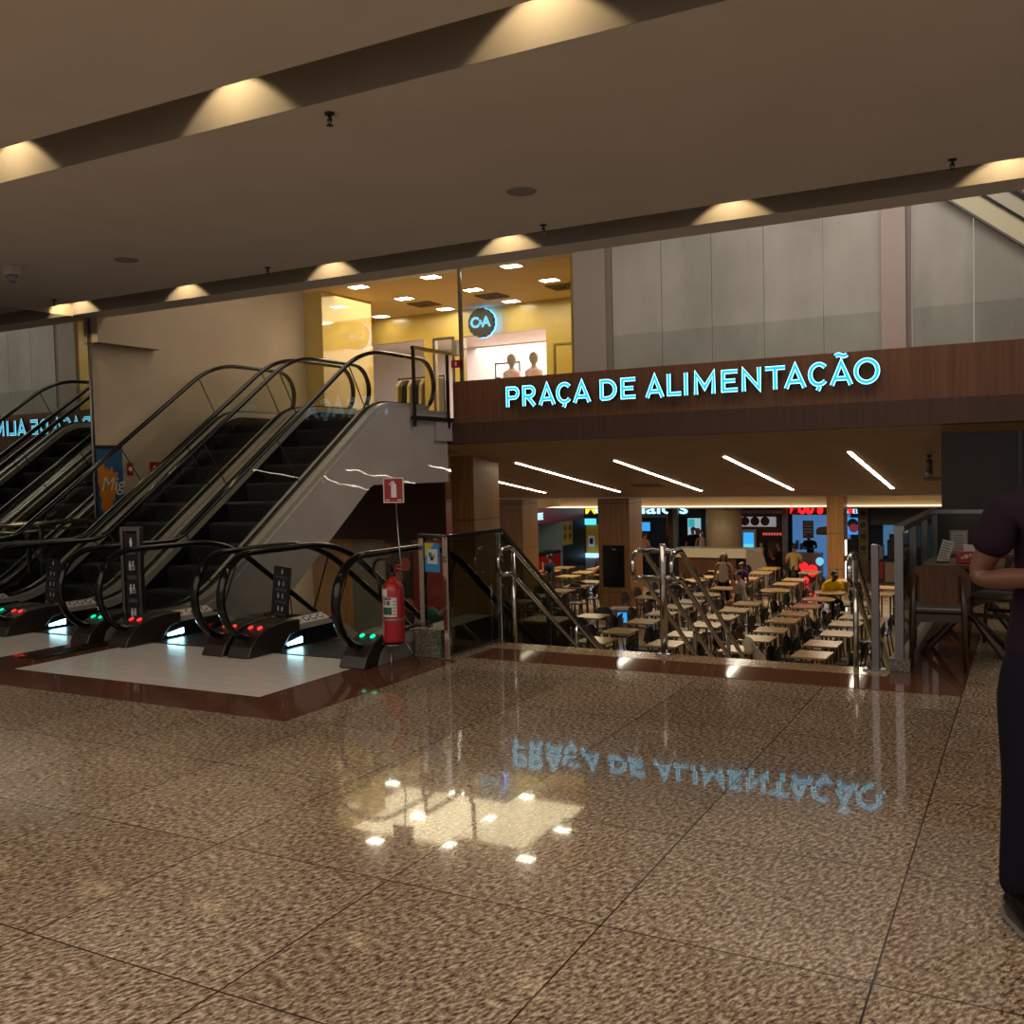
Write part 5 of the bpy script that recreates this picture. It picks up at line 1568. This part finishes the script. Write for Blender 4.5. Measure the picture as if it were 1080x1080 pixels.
def person(label, loc, rz, H=1.7, pose='stand', shirt='#333333', trousers='#222222', skin_c='#8a5a40', hair='#0c0806', shoe='#0d0c0c', arms=None, lean=0.0, long_hair=False, short=False, sub=1, face=False, skirt=False, group=None):
    """local +y is forward, +x the right hand side"""
    k = H / 1.75
    t = thing('person', label, 'person', loc, rz, group)
    sk = mat('skin_' + skin_c, skin_c, 0.5); sh = noisy('shirt_' + shirt, shirt, shirt, (9, 9, 9), 0.9, bump=0.08, spec=0.15); tr = noisy('cloth_' + trousers, trousers, trousers, (9, 9, 9), 0.9, bump=0.08, spec=0.15)
    ha = mat('hair_' + hair, hair, 0.55); so = mat('shoe_' + shoe, shoe, 0.15)
    sit = pose == 'sit'
    pz = 0.53 if sit else 0.95
    up = pz - 0.95
    ca_, sa_ = math.cos(lean), math.sin(lean)

    def U(x, y, z):
        # upper body points lean forward about the hips
        dz = z - 0.95
        return (x * k, (y * ca_ + dz * sa_) * k, (pz + dz * ca_ - y * sa_) * k)
    def Lg(x, y, z): return (x * k, y * k, z * k)
    A = arms or {}
    el, wr = {}, {}
    for s_ in (-1, 1):
        e, w = A.get(s_, ((0.25, -0.03, 1.14), (0.25, 0.07, 0.90)))
        el[s_] = (s_ * e[0], e[1], e[2] + up if not sit else e[2] + up); wr[s_] = (s_ * w[0], w[1], w[2] + up)
    V, E_ = [], []

    def v(p, r, par=None, r2=None):
        V.append((*p, r * k, (r2 or r) * k))
        if par is not None:
            E_.append((par, len(V) - 1))
        return len(V) - 1
    pel = v(U(0, 0, 0.96), 0.085, None, 0.070)
    wa = v(U(0, 0, 1.10), 0.100, pel, 0.075)
    che = v(U(0, 0.0, 1.28), 0.128, wa, 0.090)
    uc = v(U(0, -0.01, 1.42), 0.095, che, 0.07)
    ne = v(U(0, 0.0, 1.50), 0.052, uc)
    hb = v(U(0, 0.03, 1.575), 0.060, ne, 0.072)
    hm = v(U(0, 0.02, 1.650), 0.080, hb, 0.097)
    ht = v(U(0, 0.0, 1.70), 0.060, hm, 0.074)
    if face:
        v(U(0, 0.112, 1.632), 0.010, hm)
        v(U(0.085, 0.01, 1.65), 0.016, hm); v(U(-0.085, 0.01, 1.65), 0.016, hm)
    feet = {}
    for s_ in (-1, 1):
        shd = v(U(s_ * 0.175, -0.01, 1.405), 0.052, uc)
        e1 = v(tuple(c_ * k for c_ in el[s_]), 0.043, shd)
        w1 = v(tuple(c_ * k for c_ in wr[s_]), 0.028, e1)
        ev, wv = Vector(el[s_]), Vector(wr[s_])
        d = (wv - ev).normalized()
        sd = d.cross(Vector((0, 0, 1)))
        sd = sd.normalized() if sd.length > 0.1 else Vector((1, 0, 0))
        pm = wv + d * 0.055
        p1 = v(tuple(pm * k), 0.032, w1, 0.02)
        for f_ in range(4):
            o_ = sd * (-0.03 + 0.02 * f_)
            ln_ = (0.075, 0.088, 0.082, 0.062)[f_]
            a1 = v(tuple((pm + d * 0.03 + o_) * k), 0.010, p1)
            a2 = v(tuple((pm + d * (0.03 + ln_ * 0.5) + o_ - Vector((0, 0, 0.012))) * k), 0.009, a1)
            v(tuple((pm + d * (0.03 + ln_ * 0.85) + o_ - Vector((0, 0, 0.04))) * k), 0.008, a2)
        th = v(tuple((wv + d * 0.03 + sd * (-0.04 * s_) + Vector((0, 0, 0.01))) * k), 0.012, p1)
        v(tuple((wv + d * 0.075 + sd * (-0.055 * s_) + Vector((0, 0, 0.005))) * k), 0.009, th)
        if sit:
            hp, kn, an = (s_ * 0.09, 0.0, pz), (s_ * 0.11, 0.43, 0.50), (s_ * 0.11, 0.40, 0.09)
        else:
            hp, kn, an = (s_ * 0.095, 0.0, 0.90), (s_ * 0.11, 0.02, 0.50), (s_ * 0.115, -0.02, 0.09)
        feet[s_] = (hp, kn, an)
        h1 = v(Lg(*hp), 0.068, pel)
        k1_ = v(Lg(*kn), 0.055, h1)
        a_ = v(Lg(*an), 0.036, k1_)
        v(Lg(an[0] * 1.05, an[1] + 0.13, 0.035), 0.03, a_)
    skin('body', V, E_, sk, t, 2 if face else sub)
    # shirt with sleeves: the body's own joints, a little thicker
    V, E_ = [], []
    pa = v(U(0, 0, 0.88 if not sit else 0.90), 0.172, None, 0.134)
    p0 = v(U(0, 0, 0.95), 0.160, pa, 0.124)
    p1 = v(U(0, 0, 1.08), 0.142, p0, 0.110)
    p2 = v(U(0, 0.0, 1.28), 0.146, p1, 0.108)
    p3 = v(U(0, -0.01, 1.425), 0.120, p2, 0.092)
    v(U(0, 0.0, 1.50), 0.076, p3)
    if not short:
        for s_ in (-1, 1):
            a0 = v(U(s_ * 0.175, -0.01, 1.415), 0.077, p3)
            sp_ = Vector(U(s_ * 0.175, -0.01, 1.41)); ev = Vector(el[s_]) * k
            q = sp_.lerp(ev, 0.35); v(tuple(q), 0.074, a0)
            q = sp_.lerp(ev, 0.66); v(tuple(q), 0.066, len(V) - 1)
    skin('top' if short else 'shirt', V, E_, sh, t, 2 if face else sub)
    V, E_ = [], []
    p0 = v(U(0, 0, 0.93), 0.128, None, 0.100)
    v(U(0, 0, 1.06), 0.132, p0, 0.104)
    for s_ in (-1, 1):
        hp, kn, an = feet[s_]
        q = v(Lg(*hp), 0.100, p0)
        mid0 = v(Lg(*[(a + b) / 2 for a, b in zip(hp, kn)]), 0.086, q)
        kk = v(Lg(*kn), 0.070, mid0)
        if not skirt:
            mid = v(Lg(*[(a + b) / 2 for a, b in zip(kn, an)]), 0.064, kk)
            v(Lg(an[0], an[1], an[2] - 0.02), 0.060, mid)
    skin('skirt' if skirt else 'trousers', V, E_, tr, t, 2 if face else sub)
    for s_ in (-1, 1):
        an = feet[s_][2]
        V, E_ = [], []
        p0 = v(Lg(an[0], an[1] - 0.04, 0.062), 0.056, None, 0.062)
        p1 = v(Lg(an[0], an[1] + 0.05, 0.062), 0.056, p0, 0.060)
        p2 = v(Lg(an[0] * 1.05, an[1] + 0.15, 0.050), 0.058, p1, 0.046)
        v(Lg(an[0] * 1.08, an[1] + 0.23, 0.040), 0.046, p2, 0.034)
        sb = skin('shoe', V, E_, so, t, 2 if face else sub)
        if face:
            sole = [(an[0] * k + 0.050 * math.cos(a) * (1.05 if math.sin(a) > 0 else 0.9), (an[1] + 0.075) * k + 0.155 * math.sin(a)) for a in [2 * PI * q / 24 for q in range(24)]]
            MB().prism(sole, 'z', 0.002, 0.022).build('sole', mat('sole_grey', '#6f6d6b', 0.5), sb)
    # hair
    V, E_ = [], []
    p0 = v(U(0, -0.012, 1.725), 0.100, None, 0.112)
    p1 = v(U(0, -0.05, 1.66), 0.095, p0, 0.08)
    p2 = v(U(0, -0.05, 1.60), 0.075, p1, 0.05)
    if long_hair:
        for s_ in (-1, 1):
            p3 = v(U(s_ * 0.075, -0.03, 1.58), 0.05, p1, 0.06)
            v(U(s_ * 0.085, -0.02, 1.44), 0.04, p3, 0.05)
        p4 = v(U(0, -0.07, 1.50), 0.085, p2, 0.05)
        v(U(0, -0.09, 1.36), 0.07, p4, 0.04)
    skin('hair', V, E_, ha, t, 2)
    if face:
        for s_ in (-1, 1):
            e = MB().ball(U(s_ * 0.030, 0.078, 1.665), 0.011, 10, 8)
            e.build('eye', whitep, t)
            MB().ball(U(s_ * 0.030, 0.0855, 1.665), 0.0048, 8, 6).build('pupil', black, t)
        MB().tube([U(-0.024, 0.078, 1.592), U(0, 0.092, 1.590), U(0.024, 0.078, 1.592)], 0.0055, 6).build('mouth', mat('lips', '#6a3530', 0.5), t)
    return t


REST = {s_: ((0.24, 0.06, 1.15), (0.14, 0.30, 1.14)) for s_ in (-1, 1)}      # forearms on a table
UPH = {s_: ((0.23, 0.16, 1.18), (0.06, 0.26, 1.40)) for s_ in (-1, 1)}       # hands to the face

man = person('man in a dark purple tee and dark jeans at the right edge, forearm raised', (0.05, 3.78, 0.0065), math.radians(208), 1.77, 'stand', '#1d0f1a', '#0b0c16', '#573728', '#0b0807', '#0a0909',
             {1: ((0.235, -0.04, 1.17), (0.10, 0.27, 1.21)), -1: ((0.27, 0.0, 1.17), (0.08, 0.28, 1.18))}, lean=0.10, face=True)
ph = thing('phone', 'dark phone held in both hands by the man in purple', 'phone', (0, 0, 0), 0)
ph.matrix_world = Matrix.Translation((0.05, 3.78, 0)) @ Matrix.Rotation(math.radians(208), 4, 'Z') @ Matrix.Translation((0.0, 0.375, 1.235)) @ Matrix.Rotation(math.radians(-35), 4, 'X')
MB().box(-0.038, 0.038, -0.075, 0.075, -0.004, 0.004).build('case', black, ph, 0.004)
MB().box(-0.034, 0.034, -0.07, 0.07, 0.0042, 0.0048).build('screen', mat('phone_screen', '#05060a', 0.1), ph)

P = FZ
person('woman with long dark hair in a pale top standing among the tables with bags', (-6.75, 23.52, P), PI, 1.55, 'stand', '#b3a894', '#191412', '#8f6248', '#150c08', long_hair=True, short=True)
bg = thing('shopping_bag', 'grey and white shopping bag hanging at the standing woman’s side', 'bag', (-6.95, 23.35, P + 0.28))
MB().prism([(-0.14, 0), (-0.17, 0.22), (-0.06, 0.40), (0.06, 0.40), (0.17, 0.22), (0.14, 0)], 'y', -0.09, 0.09).build('sack', mat('bag_grey', '#77716d', 0.6), bg, 0.03)
MB().tube([(-0.05, 0, 0.39), (-0.03, 0, 0.5), (0.03, 0, 0.5), (0.05, 0, 0.39)], 0.008, 6).build('handle', whitep, bg)
person('girl in a purple top standing beside the woman with bags', (-6.30, 23.45, P), PI - 0.3, 1.32, 'stand', '#4a2a72', '#a99a84', '#6e4430', '#120a08')
person('person with dark hair and a white red top seated with hands raised at a table', (-5.92, 22.3, P), PI / 2, 1.65, 'sit', '#9b8f86', '#a07a4a', '#a06a48', '#0d0806', arms=UPH, lean=0.2, skirt=True)
person('man in a white tee bent over a table near the foot of the stair', (-3.80, 15.4, P), PI / 2 + 0.2, 1.62, 'sit', '#ded2ba', '#232228', '#5a3826', '#3a1f14', arms={s_: ((0.24, 0.18, 1.05), (0.12, 0.42, 1.08)) for s_ in (-1, 1)}, lean=0.62)
person('man in a yellow tee leaning on a round table by the slim pillar', (-4.22, 23.3, P), math.radians(215), 1.68, 'sit', '#efc614', '#0f0f12', '#4a2c1e', '#1c100b', arms={s_: ((0.27, 0.22, 1.08), (0.06, 0.42, 1.12)) for s_ in (-1, 1)}, lean=0.5)
person('man in a dark navy shirt seated left in front of the red counter', (-12.1, 24.9, P), PI / 2, 1.7, 'sit', '#14182a', '#14141a', '#6f4632', '#0a0706', arms=UPH, lean=0.1)
person('woman with bare shoulders leaning on a table left of the black screen pillar', (-10.95, 25.4, P), -PI / 2 - 0.3, 1.65, 'sit', '#15110f', '#191614', '#9c6648', '#4a2a1c', arms=REST, lean=0.45, short=True)
person('person in a red cap behind the leaning woman', (-10.75, 26.2, P), PI, 1.6, 'sit', '#7a1c24', '#191614', '#8a5a44', '#9c1220', arms=REST, lean=0.2)
person('person in a red shirt standing at the black burger counter', (-11.9, 30.2, P), 0.3, 1.7, 'stand', '#7c0f16', '#121214', '#8a5a44', '#5a1016', arms=REST)
person('person in a pink top standing beside the one in red at the burger counter', (-11.35, 30.4, P), -0.5, 1.55, 'stand', '#a0706c', '#161414', '#9c6a54', '#1a0f0b', arms=REST)
person('worker in a red cap and black shirt behind the kiosk counter', (-9.95, 31.15, P), PI, 1.68, 'stand', '#100f10', '#101010', '#7a4c38', '#a01820')
person('woman with bare arms beside the worker at the kiosk', (-9.62, 31.1, P), PI + 0.4, 1.6, 'stand', '#b7a89c', '#161616', '#a06c50', '#140c08', short=True, arms=REST)
person('person seated in front of the wood slatted shop with a raised hand', (-6.95, 30.3, P), PI / 2, 1.68, 'sit', '#1a1614', '#161414', '#70462f', '#0a0706', arms=UPH)
person('person in a cream shirt seated with the back turned near the balloons', (-6.35, 29.6, P), 0.2, 1.7, 'sit', '#ab9360', '#161414', '#8a5a44', '#0d0a08', arms=REST, lean=0.3)
person('worker in black with a red cap behind the blue shop counter', (-6.35, 32.05, P), PI, 1.5, 'stand', '#0e0d0f', '#0e0d0f', '#6a3f2f', '#6a0f14', lean=0.5, arms=REST)
person('woman with a turquoise backpack seated beyond the stair guard on the left', (-10.15, 15.9, P), -PI / 2 + 0.2, 1.65, 'sit', '#6a5a34', '#8d8478', '#8a5a44', '#0d0806', arms=REST, lean=0.3)
bk = thing('backpack', 'turquoise backpack on the back of the woman seated beyond the guard', 'backpack', (-10.36, 15.95, P + 0.62), 0.2)
MB().lathe([(0.06, 0), (0.13, 0.05), (0.14, 0.25), (0.10, 0.38), (0.03, 0.42)], n=16).build('bag', mat('turquoise', '#2f8377', 0.7), bk)
for s_ in (-1, 1):
    MB().tube([(0.1, s_ * 0.07, 0.36), (0.16, s_ * 0.07, 0.30), (0.12, s_ * 0.07, 0.06)], 0.012, 6).build('strap', mat('turquoise', '#2f8377', 0.7), bk)
dup(proto_t, (-9.62, 15.95, FZ), 0.1, 'square beige cafe table before the woman with the turquoise backpack', 'beige cafe tables in the food court')
dup(proto_c, (-10.05, 15.9, FZ), 0.0, 'dark cafe chair under the woman with the turquoise backpack', 'dark cafe chairs in the food court')
yb = thing('food_tray', 'yellow tray on a far table before the wood slatted shop', 'tray', (-6.6, 27.72, FZ + 0.741))
MB().prism(fillet([(-0.2, -0.14), (0.2, -0.14), (0.2, 0.14), (-0.2, 0.14), (-0.2, -0.14)], 0.03, 2)[:-1], 'z', 0.0, 0.02).build('tray', mat('tray_yellow', '#b89a10', 0.4), yb)
